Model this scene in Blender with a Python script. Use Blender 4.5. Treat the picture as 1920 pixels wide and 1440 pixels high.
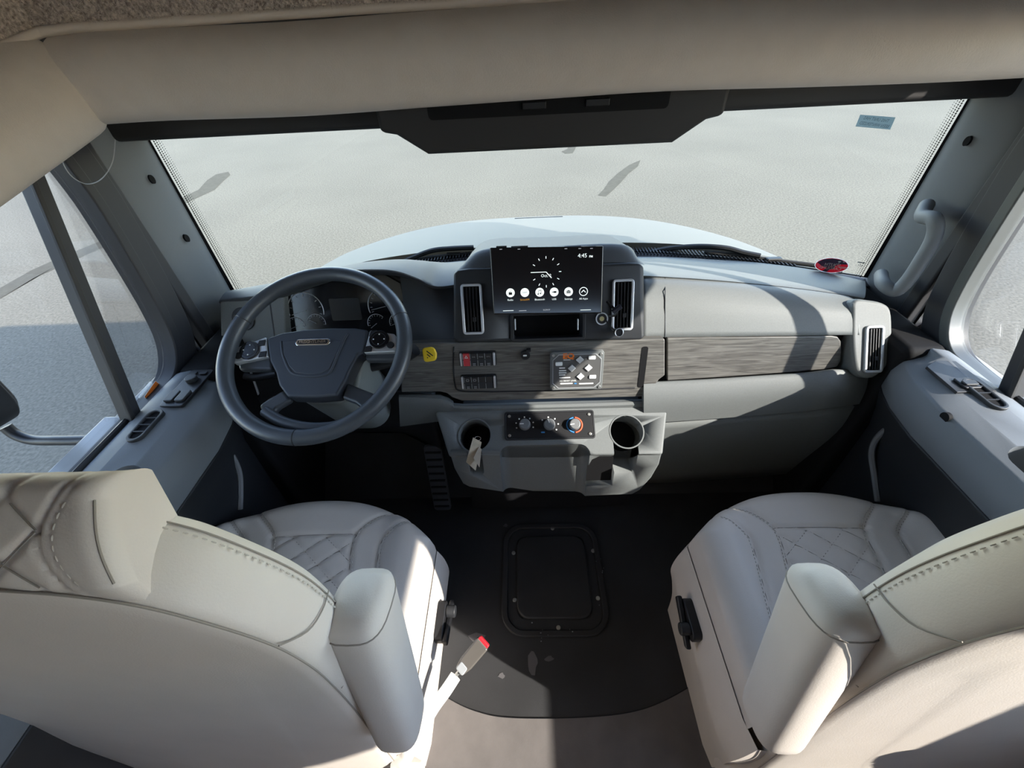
import bpy, bmesh, math, random
import numpy as np
from mathutils import Vector, Matrix, Quaternion
random.seed(7); rng = np.random.default_rng(7)
scn = bpy.context.scene
for o in list(bpy.data.objects): bpy.data.objects.remove(o)
COL = scn.collection
R = math.radians

# ------------------------------------------------------------------ camera
FPX = 760.0                                   # focal length in pixels of the 1920 px wide frame
PITCH, YAW, ROLL = R(42.0), R(2.0), R(-1.6)
CAM = Vector((-0.06, 0.0, 1.35))
_d0 = Vector((0, math.cos(PITCH), -math.sin(PITCH))); _u0 = Vector((0, math.sin(PITCH), math.cos(PITCH))); _x0 = Vector((1, 0, 0))
CD = _d0*math.cos(YAW) - _x0*math.sin(YAW); _r = _x0*math.cos(YAW) + _d0*math.sin(YAW)
CR = _r*math.cos(ROLL) + _u0*math.sin(ROLL); CU = -_r*math.sin(ROLL) + _u0*math.cos(ROLL)
cd = bpy.data.cameras.new('camera'); cam = bpy.data.objects.new('camera', cd); COL.objects.link(cam)
cd.sensor_fit = 'HORIZONTAL'; cd.sensor_width = 36.0; cd.lens = FPX/1920*36; cd.clip_start = 0.02; cd.clip_end = 300
m = Matrix((CR, CU, -CD)).transposed().to_4x4(); m.translation = CAM; cam.matrix_world = m
scn.camera = cam
# ------------------------------------------------------------------ light
SUN_DIR = Vector((-1.0, 0.50, -0.70)).normalized()      # direction the light travels: from the right, a little behind
w = bpy.data.worlds.new('sky'); scn.world = w; w.use_nodes = True
nt = w.node_tree; bg = nt.nodes['Background']
sky = nt.nodes.new('ShaderNodeTexSky'); sky.sky_type = 'NISHITA'; sky.sun_disc = False
sky.sun_elevation = R(32); sky.sun_rotation = math.atan2(-SUN_DIR.x, -SUN_DIR.y); sky.air_density = 1.0; sky.dust_density = 0.15
hs = nt.nodes.new('ShaderNodeHueSaturation'); hs.inputs['Saturation'].default_value = 0.85
nt.links.new(sky.outputs[0], hs.inputs['Color']); nt.links.new(hs.outputs[0], bg.inputs[0]); bg.inputs[1].default_value = 0.84
sd = bpy.data.lights.new('sun', 'SUN'); sd.energy = 10.5; sd.angle = R(0.6); sd.color = (1.0, 0.93, 0.82)
so = bpy.data.objects.new('sun', sd); COL.objects.link(so); so.rotation_euler = SUN_DIR.to_track_quat('-Z', 'Y').to_euler(); so.location = (6, -5, 6)
vs = scn.view_settings; vs.view_transform = 'Standard'; vs.look = 'None'; vs.gamma = 1.0; vs.use_curve_mapping = False; vs.exposure = 0.55

# ------------------------------------------------------------------ helpers
def ray(x, y): return CD + CR*((x-960)/FPX) - CU*((y-720)/FPX)
def pt(x, y, X=None, Y=None, Z=None):
    "point of the place seen at photo pixel (x, y) that lies at the given real depth or height"
    v = ray(x, y)
    if X is not None: k = (X-CAM.x)/v.x
    elif Y is not None: k = (Y-CAM.y)/v.y
    else: k = (Z-CAM.z)/v.z
    return CAM + v*k
W = {}
def reg(o, loc, parent):
    W[o] = Vector(loc)
    if parent is not None:
        o.parent = parent; o.location = Vector(loc) - W[parent]
    else: o.location = loc
    COL.objects.link(o); return o
def tag(o, label=None, cat=None, group=None, kind=None):
    if label: o['label'] = label
    if cat: o['category'] = cat
    if group: o['group'] = group
    if kind: o['kind'] = kind
    return o
def thing(name, loc, label, cat, group=None):
    o = bpy.data.objects.new(name, None); o.empty_display_size = 0.05
    reg(o, loc, None); return tag(o, label, cat, group)
def setting(name, loc, label=None):
    o = bpy.data.objects.new(name, None); o.empty_display_size = 0.05
    reg(o, loc, None); tag(o, label, None, None, 'structure'); return o
def mesh(name, V, F, mat, parent=None, smooth=True, bev=0, seg=3, solid=0, sub=0, ang=40, fix=True):
    V = [Vector(v) for v in V]
    c = sum(V, Vector())/len(V)
    me = bpy.data.meshes.new(name); me.from_pydata([tuple(v-c) for v in V], [], F); me.update()
    if fix:
        b = bmesh.new(); b.from_mesh(me); bmesh.ops.remove_doubles(b, verts=b.verts, dist=1e-6)
        bmesh.ops.recalc_face_normals(b, faces=b.faces); b.to_mesh(me); b.free()
    if mat: me.materials.append(mat)
    o = bpy.data.objects.new(name, me); reg(o, c, parent)
    if smooth:
        me.polygons.foreach_set('use_smooth', [True]*len(me.polygons))
        try: me.set_sharp_from_angle(angle=R(ang))
        except Exception: pass
    if solid:
        md = o.modifiers.new('solid', 'SOLIDIFY'); md.thickness = abs(solid); md.offset = 1 if solid > 0 else -1
    if bev:
        md = o.modifiers.new('bevel', 'BEVEL'); md.width = bev; md.segments = seg; md.limit_method = 'ANGLE'; md.angle_limit = R(35)
        md.harden_normals = True
    if sub:
        md = o.modifiers.new('sub', 'SUBSURF'); md.levels = sub; md.render_levels = sub
    return o
def join(parts):
    V, F = [], []
    for v, f in parts:
        n = len(V); V += list(v); F += [tuple(i+n for i in q) for q in f]
    return V, F
class Frame:
    def __init__(s, o, u, v):
        s.o = Vector(o); s.u = Vector(u).normalized(); v = Vector(v); v = v - s.u*v.dot(s.u); s.v = v.normalized(); s.n = s.u.cross(s.v)
    def P(s, u, v, w=0): return s.o + s.u*u + s.v*v + s.n*w
    def uv(s, x, y, w=0):
        r = ray(x, y); o = s.o + s.n*w
        q = CAM + r*((o-CAM).dot(s.n)/r.dot(s.n)) - o
        return (q.dot(s.u), q.dot(s.v))
    def off(s, w, u=0, v=0): return Frame(s.P(u, v, w), s.u, s.v)
def yz(x, y0, Y0, y1, Y1, o=None):
    "frame through two pixels of one column: X to the right, v upwards, n towards the cabin"
    a = pt(x, y0, Y=Y0); b = pt(x, y1, Y=Y1)
    return Frame(b, (1, 0, 0), (0, a.y-b.y, a.z-b.z))
def rrect(cx, cy, w, h, r, n=5):
    r = min(r, w/2-1e-5, h/2-1e-5); out = []
    for sx, sy, a0 in ((1, 1, 0), (-1, 1, 90), (-1, -1, 180), (1, -1, 270)):
        for i in range(n+1):
            a = R(a0 + 90*i/n); out.append((cx+sx*(w/2-r)+r*math.cos(a), cy+sy*(h/2-r)+r*math.sin(a)))
    return out
def circ(cx, cy, r, n=28, ry=None): return [(cx+r*math.cos(2*math.pi*i/n), cy+(ry or r)*math.sin(2*math.pi*i/n)) for i in range(n)]
def prism_g(fr, pts, w0, w1, sc=1.0, close=True):
    n = len(pts); cx = sum(p[0] for p in pts)/n; cy = sum(p[1] for p in pts)/n
    V = [fr.P(p[0], p[1], w0) for p in pts] + [fr.P(cx+(p[0]-cx)*sc, cy+(p[1]-cy)*sc, w1) for p in pts]
    F = [(i, (i+1) % n, (i+1) % n+n, i+n) for i in range(n)] + [tuple(range(n, 2*n))]
    if close: F.append(tuple(range(n-1, -1, -1)))
    return V, F
def prism(name, fr, pts, w0, w1, mat, parent=None, bev=0, seg=3, sc=1.0, **k):
    V, F = prism_g(fr, pts, w0, w1, sc); return mesh(name, V, F, mat, parent, bev=bev, seg=seg, **k)
def ring_g(fr, a, b, w0, w1):
    n = len(a); V = [fr.P(*p, w0) for p in a]+[fr.P(*p, w0) for p in b]+[fr.P(*p, w1) for p in a]+[fr.P(*p, w1) for p in b]; F = []
    for i in range(n):
        j = (i+1) % n
        F += [(i, j, j+2*n, i+2*n), (n+j, n+i, i+3*n, j+3*n), (2*n+i, 2*n+j, 3*n+j, 3*n+i), (j, i, n+i, n+j)]
    return V, F
def ring(name, fr, a, b, w0, w1, mat, parent=None, bev=0, **k):
    V, F = ring_g(fr, a, b, w0, w1); return mesh(name, V, F, mat, parent, bev=bev, **k)
def rring(name, fr, cx, cy, w, h, r, t, w0, w1, mat, parent=None, bev=0, n=5):
    return ring(name, fr, rrect(cx, cy, w, h, r, n), rrect(cx, cy, w-2*t, h-2*t, max(r-t, .0015), n), w0, w1, mat, parent, bev)
def smoothpath(P, n=8, closed=False):
    P = [np.array(p, float) for p in P]; N = len(P); out = []
    for i in range(N if closed else N-1):
        if closed: a, b, c, d = P[(i-1) % N], P[i], P[(i+1) % N], P[(i+2) % N]
        else: a, b, c, d = P[max(i-1, 0)], P[i], P[i+1], P[min(i+2, N-1)]
        for k in range(n):
            t = k/n; out.append(.5*((2*b)+(-a+c)*t+(2*a-5*b+4*c-d)*t*t+(-a+3*b-3*c+d)*t**3))
    if not closed: out.append(P[-1])
    return [tuple(p) for p in out]
def tube_g(P, r, n=10, closed=False, flat=None, up=None):
    P = [Vector(p) for p in P]; N = len(P); rr = r if isinstance(r, (list, tuple)) else [r]*N
    V, F = [], []; prev = None
    for i in range(N):
        if closed: t = P[(i+1) % N]-P[i-1]
        else: t = P[min(i+1, N-1)]-P[max(i-1, 0)]
        t.normalize()
        if up is not None: a = Vector(up)
        elif prev is None: a = Vector((0, 0, 1)) if abs(t.z) < .9 else Vector((0, 1, 0))
        else: a = prev
        a = (a - t*a.dot(t)).normalized(); prev = a; b = t.cross(a)
        for k in range(n):
            th = 2*math.pi*k/n; V.append(P[i] + a*(math.cos(th)*rr[i]*(flat or 1)) + b*(math.sin(th)*rr[i]))
    for i in range(N if closed else N-1):
        j = (i+1) % N
        for k in range(n): F.append((i*n+k, i*n+(k+1) % n, j*n+(k+1) % n, j*n+k))
    if not closed: F += [tuple(range(n-1, -1, -1)), tuple((N-1)*n+k for k in range(n))]
    return V, F
def tube(name, P, r, mat, parent=None, n=10, closed=False, flat=None, up=None, **k):
    V, F = tube_g(P, r, n, closed, flat, up); return mesh(name, V, F, mat, parent, **k)
def sheet(name, rows, mat, parent=None, thick=0.0, nu=6, nv=6, lin_rows=False, bev=0, **k):
    "smooth skin through rows of control points, thickened away from the cabin"
    A = np.array([[tuple(p) for p in r] for r in rows], float)
    def interp(a, n, lin=False):
        if n <= 1: return a
        out = []
        N = len(a)
        for i in range(N-1):
            p0, p1, p2, p3 = a[max(i-1, 0)], a[i], a[i+1], a[min(i+2, N-1)]
            for q in range(n):
                t = q/n
                out.append(p1*(1-t)+p2*t if lin else .5*((2*p1)+(-p0+p2)*t+(2*p0-5*p1+4*p2-p3)*t*t+(-p0+3*p1-3*p2+p3)*t**3))
        out.append(a[-1]); return np.array(out)
    A = interp(A, nv, lin_rows); A = np.swapaxes(interp(np.swapaxes(A, 0, 1), nu), 0, 1)
    h, wd = A.shape[:2]; V = [Vector(p) for p in A.reshape(-1, 3)]
    F = [(i*wd+j, i*wd+j+1, (i+1)*wd+j+1, (i+1)*wd+j) for i in range(h-1) for j in range(wd-1)]
    if thick:
        f = F[len(F)//2]; n = (V[f[1]]-V[f[0]]).cross(V[f[2]]-V[f[0]])
        if n.dot(CAM-V[f[0]]) < 0: F = [q[::-1] for q in F]
        return mesh(name, V, F, mat, parent, solid=-thick, bev=bev, fix=False, **k)
    return mesh(name, V, F, mat, parent, bev=bev, **k)
def box_g(c, sx, sy, sz, M=None):
    M = M or Matrix.Identity(3); c = Vector(c)
    V = [c + M @ Vector((a*sx/2, b*sy/2, d*sz/2)) for a in (-1, 1) for b in (-1, 1) for d in (-1, 1)]
    return V, [(0, 1, 3, 2), (4, 6, 7, 5), (0, 4, 5, 1), (2, 3, 7, 6), (0, 2, 6, 4), (1, 5, 7, 3)]
def box(name, c, s, mat, parent=None, bev=0, M=None, **k):
    V, F = box_g(c, *s, M); return mesh(name, V, F, mat, parent, bev=bev, **k)
def apply(o, cutters=()):
    for c in cutters:
        md = o.modifiers.new('cut', 'BOOLEAN'); md.object = c; md.operation = 'DIFFERENCE'; md.solver = 'EXACT'
    bpy.context.view_layer.update()
    dg = bpy.context.evaluated_depsgraph_get(); me = bpy.data.meshes.new_from_object(o.evaluated_get(dg))
    o.modifiers.clear(); old = o.data; o.data = me; me.name = o.name
    for c in cutters: W.pop(c, None); bpy.data.objects.remove(c)
    me.polygons.foreach_set('use_smooth', [True]*len(me.polygons))
    try: me.set_sharp_from_angle(angle=R(35))
    except Exception: pass
    return o
def text(name, s, fr, u, v, h, mat, parent, w=0.0006, align='CENTER', mirror=False, bold=0.0, sx=1.0, shear=0.0, rot=0):
    cu = bpy.data.curves.new(name, 'FONT'); cu.body = s; cu.size = 1.0; cu.align_x = align; cu.align_y = 'CENTER'; cu.offset = bold; cu.shear = shear; cu.resolution_u = 3
    t = bpy.data.objects.new(name, cu); COL.objects.link(t); bpy.context.view_layer.update()
    me = bpy.data.meshes.new_from_object(t.evaluated_get(bpy.context.evaluated_depsgraph_get()))
    V = [tuple(x.co) for x in me.vertices]; F = [tuple(p.vertices) for p in me.polygons]
    bpy.data.objects.remove(t); bpy.data.curves.remove(cu); bpy.data.meshes.remove(me)
    k = h/0.72; s_ = -1 if mirror else 1; c, si = math.cos(rot), math.sin(rot)
    VV = []
    for a in V:
        x, y = a[0]*k*sx*s_, a[1]*k; VV.append(fr.P(u+x*c-y*si, v+x*si+y*c, w))
    return mesh(name, VV, F, mat, parent, smooth=False, fix=False)
def dashes(P, r, mat, name, parent, length=.0045, gap=.0035, off=None):
    "stitches: short thread pieces laid along a path"
    P = [Vector(p) for p in P]; L = [0]
    for a, b in zip(P, P[1:]): L.append(L[-1]+(b-a).length)
    def atl(s):
        for i in range(len(P)-1):
            if s <= L[i+1] or i == len(P)-2:
                t = (s-L[i])/max(L[i+1]-L[i], 1e-9); return P[i].lerp(P[i+1], min(t, 1))
    parts = []; s = 0
    while s+length < L[-1]:
        parts.append(tube_g([atl(s), atl(s+length*.5), atl(s+length)], [r*.6, r, r*.6], 5)); s += length+gap
    if not parts: return
    V, F = join(parts); return mesh(name, V, F, mat, parent, fix=False)

# ------------------------------------------------------------------ materials
def mat(name, col, rough=.6, spec=.5, metal=0, noise=None, bump=None, var=0.0, vscale=40, emit=None, coat=0, sheen=0):
    m = bpy.data.materials.new(name); m.use_nodes = True; n = m.node_tree.nodes; l = m.node_tree.links; b = n['Principled BSDF']
    b.inputs['Base Color'].default_value = (*col, 1); b.inputs['Roughness'].default_value = rough; b.inputs['Metallic'].default_value = metal
    b.inputs['Specular IOR Level'].default_value = spec; b.inputs['Coat Weight'].default_value = coat; b.inputs['Sheen Weight'].default_value = sheen
    tc = n.new('ShaderNodeTexCoord')
    if var:
        t = n.new('ShaderNodeTexNoise'); t.inputs['Scale'].default_value = vscale; t.inputs['Detail'].default_value = 6; l.new(tc.outputs['Object'], t.inputs['Vector'])
        r = n.new('ShaderNodeMapRange'); r.inputs[1].default_value = .3; r.inputs[2].default_value = .7; r.inputs[3].default_value = 1-var; r.inputs[4].default_value = 1+var
        l.new(t.outputs['Fac'], r.inputs[0]); mx = n.new('ShaderNodeVectorMath'); mx.operation = 'SCALE'; mx.inputs[0].default_value = col
        l.new(r.outputs[0], mx.inputs['Scale']); l.new(mx.outputs[0], b.inputs['Base Color'])
    if bump:
        t = n.new('ShaderNodeTexNoise'); t.inputs['Scale'].default_value = bump[0]; t.inputs['Detail'].default_value = 4; l.new(tc.outputs['Object'], t.inputs['Vector'])
        bp = n.new('ShaderNodeBump'); bp.inputs['Strength'].default_value = bump[1]; bp.inputs['Distance'].default_value = bump[2]
        l.new(t.outputs['Fac'], bp.inputs['Height']); l.new(bp.outputs[0], b.inputs['Normal'])
    if emit:
        b.inputs['Emission Color'].default_value = (*emit[0], 1); b.inputs['Emission Strength'].default_value = emit[1]
    return m
M = {}
M['dash'] = mat('dash_plastic', (.140, .150, .150), .58, .4, bump=(900, .25, .001), var=.05, vscale=300)
M['dashdark'] = mat('dark_plastic', (.020, .021, .024), .5, .4, bump=(900, .2, .001))
M['stack'] = mat('centre_stack_plastic', (.026, .028, .032), .5, .4, bump=(900, .2, .001))
M['hooddark'] = mat('dash_hood_plastic', (.066, .071, .080), .55, .4, bump=(900, .2, .001))
M['black'] = mat('black_plastic', (.012, .012, .014), .45, .4)
M['gloss'] = mat('gloss_black', (.008, .008, .010), .12, .5)
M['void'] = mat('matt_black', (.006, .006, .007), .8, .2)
M['pillar'] = mat('pillar_plastic', (.140, .152, .165), .6, .35, bump=(700, .2, .001))
M['header'] = mat('header_plastic', (.028, .027, .028), .6, .3)
M['seal'] = mat('rubber_seal', (.022, .022, .026), .55, .4)
M['sealgrey'] = mat('grey_seal', (.065, .07, .07), .45, .5)
M['leather'] = mat('wheel_leather', (.046, .053, .064), .38, .5, bump=(600, .2, .001))
M['pad'] = mat('airbag_pad', (.036, .042, .054), .5, .45, bump=(900, .2, .001))
M['silver'] = mat('satin_silver', (.55, .57, .60), .35, .5, metal=.55)
M['chrome'] = mat('chrome', (.8, .8, .82), .12, .5, metal=1)
M['vinyl'] = mat('seat_vinyl', (.58, .525, .475), .5, .4, bump=(500, .18, .0012), var=.03, vscale=12)
M['seam'] = mat('seat_seam', (.27, .24, .21), .8, .2)
M['thread'] = mat('seat_thread', (.48, .44, .39), .7, .3)
M['valance'] = mat('valance_vinyl', (.60, .53, .465), .55, .35, bump=(420, .3, .0015), var=.03, vscale=25)
M['edging'] = mat('edging_strip', (.60, .51, .43), .5, .4)
M['rubber'] = mat('floor_rubber', (.024, .024, .026), .6, .4, bump=(500, .3, .0012), var=.25, vscale=6)
M['white'] = mat('white_paint', (.235, .235, .23), .3, .4, coat=.15)
M['hood'] = mat('hood_paint', (.110, .112, .110), .45, .12)
M['lens'] = mat('clear_lens', (.10, .09, .08), .15, .5)
M['red'] = mat('red_button', (.55, .02, .03), .35, .5)
M['yellow'] = mat('yellow_knob', (.72, .50, .02), .4, .5)
M['orange'] = mat('orange_sticker', (.75, .17, .02), .5, .4)
M['print'] = mat('white_print', (.75, .76, .75), .6, .3)
M['printdim'] = mat('grey_print', (.30, .31, .32), .6, .3)
M['printdark'] = mat('dark_print', (.10, .14, .15), .6, .3)
M['lit'] = mat('screen_white', (.02, .02, .02), .4, .3, emit=((.85, .95, .93), .85))
M['litdim'] = mat('screen_grey', (.02, .02, .02), .4, .3, emit=((.8, .85, .9), .4))
M['litorange'] = mat('screen_orange', (.02, .02, .02), .4, .3, emit=((.8, .38, .03), .55))
M['screw'] = mat('screw_steel', (.5, .5, .48), .35, .5, metal=.8)
M['paper'] = mat('tag_paper', (.50, .44, .34), .7, .3, var=.15, vscale=60)
M['webbing'] = mat('belt_sleeve', (.62, .60, .57), .6, .3)
M['tar'] = mat('tar', (.076, .070, .056), .95, .05, var=.1, vscale=8)
M['teal'] = mat('teal_sticker', (.26, .42, .47), .5, .4)
def trans(name, col, k=.5):
    m = mat(name, col, .5, .2); n = m.node_tree.nodes; l = m.node_tree.links; t = n.new('ShaderNodeBsdfTranslucent'); t.inputs[0].default_value = (*col, 1); x = n.new('ShaderNodeMixShader'); x.inputs[0].default_value = k
    l.new(n['Principled BSDF'].outputs[0], x.inputs[1]); l.new(t.outputs[0], x.inputs[2]); l.new(x.outputs[0], n['Material Output'].inputs[0]); return m
M['teal'] = trans('teal_film', (.36, .42, .44), .85)
M['navy'] = trans('navy_film', (.20, .22, .33), .75)
M['crimson'] = trans('crimson_film', (.75, .09, .14), .75)
M['filmwhite'] = trans('white_film', (.85, .85, .85), .75)
M['mirror'] = mat('mirror_glass', (.75, .78, .8), .03, .5, metal=1)
M['wall'] = mat('coach_wall', (.50, .40, .31), .6, .3, var=.03, vscale=5)
M['knobblue'] = mat('knob_blue', (.05, .22, .5), .5, .4); M['knobred'] = mat('knob_red', (.75, .12, .05), .5, .4)
M['grille'] = mat('cowl_grille', (.02, .02, .022), .6, .3)

def wood():
    m = bpy.data.materials.new('grey_woodgrain'); m.use_nodes = True; n = m.node_tree.nodes; l = m.node_tree.links; b = n['Principled BSDF']
    tc = n.new('ShaderNodeTexCoord'); mp = n.new('ShaderNodeMapping'); mp.inputs['Scale'].default_value = (6, 70, 95); l.new(tc.outputs['Object'], mp.inputs[0])
    t = n.new('ShaderNodeTexNoise'); t.inputs['Scale'].default_value = 1.6; t.inputs['Detail'].default_value = 8; t.inputs['Distortion'].default_value = 1.3; l.new(mp.outputs[0], t.inputs['Vector'])
    r = n.new('ShaderNodeValToRGB'); e = r.color_ramp.elements; e[0].position = .32; e[0].color = (.060, .057, .053, 1); e[1].position = .66; e[1].color = (.150, .145, .134, 1)
    l.new(t.outputs['Fac'], r.inputs[0]); l.new(r.outputs[0], b.inputs['Base Color']); b.inputs['Roughness'].default_value = .42
    bp = n.new('ShaderNodeBump'); bp.inputs['Strength'].default_value = .15; bp.inputs['Distance'].default_value = .001; l.new(t.outputs['Fac'], bp.inputs['Height']); l.new(bp.outputs[0], b.inputs['Normal'])
    return m
M['wood'] = wood()
def carpet():
    m = mat('brown_carpet', (.20, .165, .14), .95, .1, sheen=.3); n = m.node_tree.nodes; l = m.node_tree.links; b = n['Principled BSDF']
    tc = n.new('ShaderNodeTexCoord'); t = n.new('ShaderNodeTexNoise'); t.inputs['Scale'].default_value = 210; t.inputs['Detail'].default_value = 5; l.new(tc.outputs['Object'], t.inputs['Vector'])
    r = n.new('ShaderNodeValToRGB'); e = r.color_ramp.elements; e[0].position = .33; e[0].color = (.26, .20, .165, 1); e[1].position = .7; e[1].color = (.80, .68, .58, 1)
    l.new(t.outputs['Fac'], r.inputs[0]); l.new(r.outputs[0], b.inputs['Base Color'])
    bp = n.new('ShaderNodeBump'); bp.inputs['Strength'].default_value = .9; bp.inputs['Distance'].default_value = .006; l.new(t.outputs['Fac'], bp.inputs['Height']); l.new(bp.outputs[0], b.inputs['Normal'])
    return m
M['carpet'] = carpet()
def asphalt():
    m = bpy.data.materials.new('asphalt'); m.use_nodes = True; n = m.node_tree.nodes; l = m.node_tree.links; b = n['Principled BSDF']
    tc = n.new('ShaderNodeTexCoord'); t = n.new('ShaderNodeTexNoise'); t.inputs['Scale'].default_value = 38; t.inputs['Detail'].default_value = 7; l.new(tc.outputs['Object'], t.inputs['Vector'])
    t2 = n.new('ShaderNodeTexNoise'); t2.inputs['Scale'].default_value = .5; t2.inputs['Detail'].default_value = 5; l.new(tc.outputs['Object'], t2.inputs['Vector'])
    r = n.new('ShaderNodeValToRGB'); e = r.color_ramp.elements; e[0].position = .28; e[0].color = (.080, .072, .056, 1); e[1].position = .68; e[1].color = (.150, .134, .104, 1)
    l.new(t.outputs['Fac'], r.inputs[0])
    r2 = n.new('ShaderNodeMapRange'); r2.inputs[1].default_value = .3; r2.inputs[2].default_value = .7; r2.inputs[3].default_value = .92; r2.inputs[4].default_value = 1.06; l.new(t2.outputs['Fac'], r2.inputs[0])
    v = n.new('ShaderNodeVectorMath'); v.operation = 'SCALE'; l.new(r.outputs[0], v.inputs[0]); l.new(r2.outputs[0], v.inputs['Scale']); l.new(v.outputs[0], b.inputs['Base Color'])
    b.inputs['Roughness'].default_value = .9; b.inputs['Specular IOR Level'].default_value = .2
    bp = n.new('ShaderNodeBump'); bp.inputs['Strength'].default_value = .5; bp.inputs['Distance'].default_value = .01; l.new(t.outputs['Fac'], bp.inputs['Height']); l.new(bp.outputs[0], b.inputs['Normal'])
    return m
M['asphalt'] = asphalt()
def glass(name, tint, refl=.5):
    m = bpy.data.materials.new(name); m.use_nodes = True; n = m.node_tree.nodes; l = m.node_tree.links; n.clear()
    o = n.new('ShaderNodeOutputMaterial'); t = n.new('ShaderNodeBsdfTransparent'); t.inputs[0].default_value = (*tint, 1); g = n.new('ShaderNodeBsdfGlossy'); g.inputs['Roughness'].default_value = .02
    f = n.new('ShaderNodeFresnel'); f.inputs[0].default_value = 1.45; k = n.new('ShaderNodeMath'); k.operation = 'MULTIPLY'; k.inputs[1].default_value = refl; l.new(f.outputs[0], k.inputs[0])
    x = n.new('ShaderNodeMixShader'); l.new(k.outputs[0], x.inputs[0]); l.new(t.outputs[0], x.inputs[1]); l.new(g.outputs[0], x.inputs[2]); l.new(x.outputs[0], o.inputs[0])
    return m
M['glass'] = glass('windshield_glass', (.93, .96, .93)); M['sideglass'] = glass('door_glass', (.93, .94, .95))

# ================================================================== SETTING
GZ = -1.05
g = setting('ground', (0, 8, GZ), 'sunlit grey asphalt lot around the vehicle')
mesh('asphalt', [(-70, -50, GZ), (70, -50, GZ), (70, 90, GZ), (-70, 90, GZ)], [(0, 1, 2, 3)], M['asphalt'], g, smooth=False)
for P in ([(326, 386), (345, 368), (372, 356), (388, 338), (405, 327), (428, 322), (432, 328), (418, 340), (402, 356), (380, 366), (350, 380)],
          [(1121, 366), (1132, 355), (1142, 340), (1158, 325), (1180, 309), (1201, 300), (1196, 312), (1178, 326), (1164, 342), (1150, 356), (1136, 368)],
          [(1053, 284), (1064, 279), (1070, 262), (1086, 260), (1078, 280), (1074, 287), (1060, 288)],
          [(-80, 580), (0, 540), (60, 506), (110, 484), (200, 447), (260, 425), (262, 434), (202, 460), (112, 500), (62, 522), (0, 560), (-80, 600)]):
    V = [pt(x, y, Z=GZ+.003) for x, y in P]; c = sum(V, Vector())/len(V)
    mesh('tar_patch', V+[c], [(i, (i+1) % len(V), len(V)) for i in range(len(V))], M['tar'], g, smooth=False)
# coach shell behind and above the cab (seen only at the edges, but it carries and shades the cab)
def slab(name, pts, h, mat_, parent=None):                  # thick polygon, h is an offset vector
    n = len(pts); h = Vector(h); V = [Vector(p) for p in pts]+[Vector(p)+h for p in pts]
    F = [tuple(range(n)), tuple(range(2*n-1, n-1, -1))]+[(i, (i+1) % n, (i+1) % n+n, i+n) for i in range(n)]
    return mesh(name, V, F, mat_, parent, smooth=False)
def wallhole(name, x, th, y0, y1, z0, z1, holes, mat_, lab):
    s = setting(name, (x, (y0+y1)/2, z0), lab)
    ys = sorted({y0, y1, *[h[0] for h in holes], *[h[1] for h in holes]})
    for a, b in zip(ys, ys[1:]):
        hs_ = [h for h in holes if h[0] <= a+1e-6 and h[1] >= b-1e-6]
        segs = [(z0, z1)] if not hs_ else [(z0, hs_[0][2]), (hs_[0][3], z1)]
        for c, d in segs: box('wall_panel', (x+th/2, (a+b)/2, (c+d)/2), (abs(th), b-a, d-c), mat_, s, smooth=False)
    return s
RH = (-1.15, -0.17, 0.86, 1.565)                             # right coach window (y0,y1,z0,z1)
wallhole('wall_right', 1.20, .05, -4.2, -.10, -.35, 2.35, [RH], M['wall'], 'beige coach side wall behind the passenger seat')
wallhole('wall_left', -1.20, -.05, -4.2, -.10, -.35, 2.35, [], M['wall'], 'beige coach side wall behind the driver seat')
for n_, (x, y0, y1, z0, z1) in enumerate(((1.225, *RH),)):
    wn = setting('window_%d' % (n_+4), (x, (y0+y1)/2, z0), 'coach side window behind the cab')
    box('pane', (x, (y0+y1)/2, (z0+z1)/2), (.004, y1-y0, z1-z0), M['sideglass'], wn, smooth=False)
c_ = setting('ceiling', (0, -1.5, 2.0), 'coach ceiling over the cab and bunk')
slab('ceiling_panel', [(-1.25, -4.2, 2.35), (1.25, -4.2, 2.35), (1.25, 1.45, 2.35), (-1.25, 1.45, 2.35)], (0, 0, .04), M['wall'], c_)
slab('nose_panel', [(-1.25, 1.45, 2.35), (1.25, 1.45, 2.35), (1.25, 1.58, 1.85), (-1.25, 1.58, 1.85)], (0, .03, .02), M['white'], c_)
slab('nose_underside', [(-1.25, 1.58, 1.85), (1.25, 1.58, 1.85), (.98, 1.15, 1.36), (-.98, 1.15, 1.36)], (0, .02, -.03), M['white'], c_)
for s in (-1, 1):
    slab('nose_cheek', [(s*1.22, -.10, 1.60), (s*1.22, -.10, 2.35), (s*1.22, 1.45, 2.35), (s*1.22, 1.58, 1.85), (s*1.22, 1.3, 1.60)], (s*.03, 0, 0), M['white'], c_)
    slab('overcab_floor', [(s*.98, -.10, 1.34), (s*1.25, -.10, 1.60), (s*1.25, 1.3, 1.60), (s*.98, 1.15, 1.36)], (0, 0, .03), M['white'], c_)
slab('cab_roof', [(-.98, .93, 1.34), (.98, .93, 1.34), (.98, 1.17, 1.34), (-.98, 1.17, 1.34)], (0, 0, .03), M['white'], c_)
wb = setting('wall_back', (0, -4.2, 0), 'beige rear wall of the coach')
box('wall_panel', (0, -4.225, .87), (2.5, .05, 2.5), M['wall'], wb, smooth=False)
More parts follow.
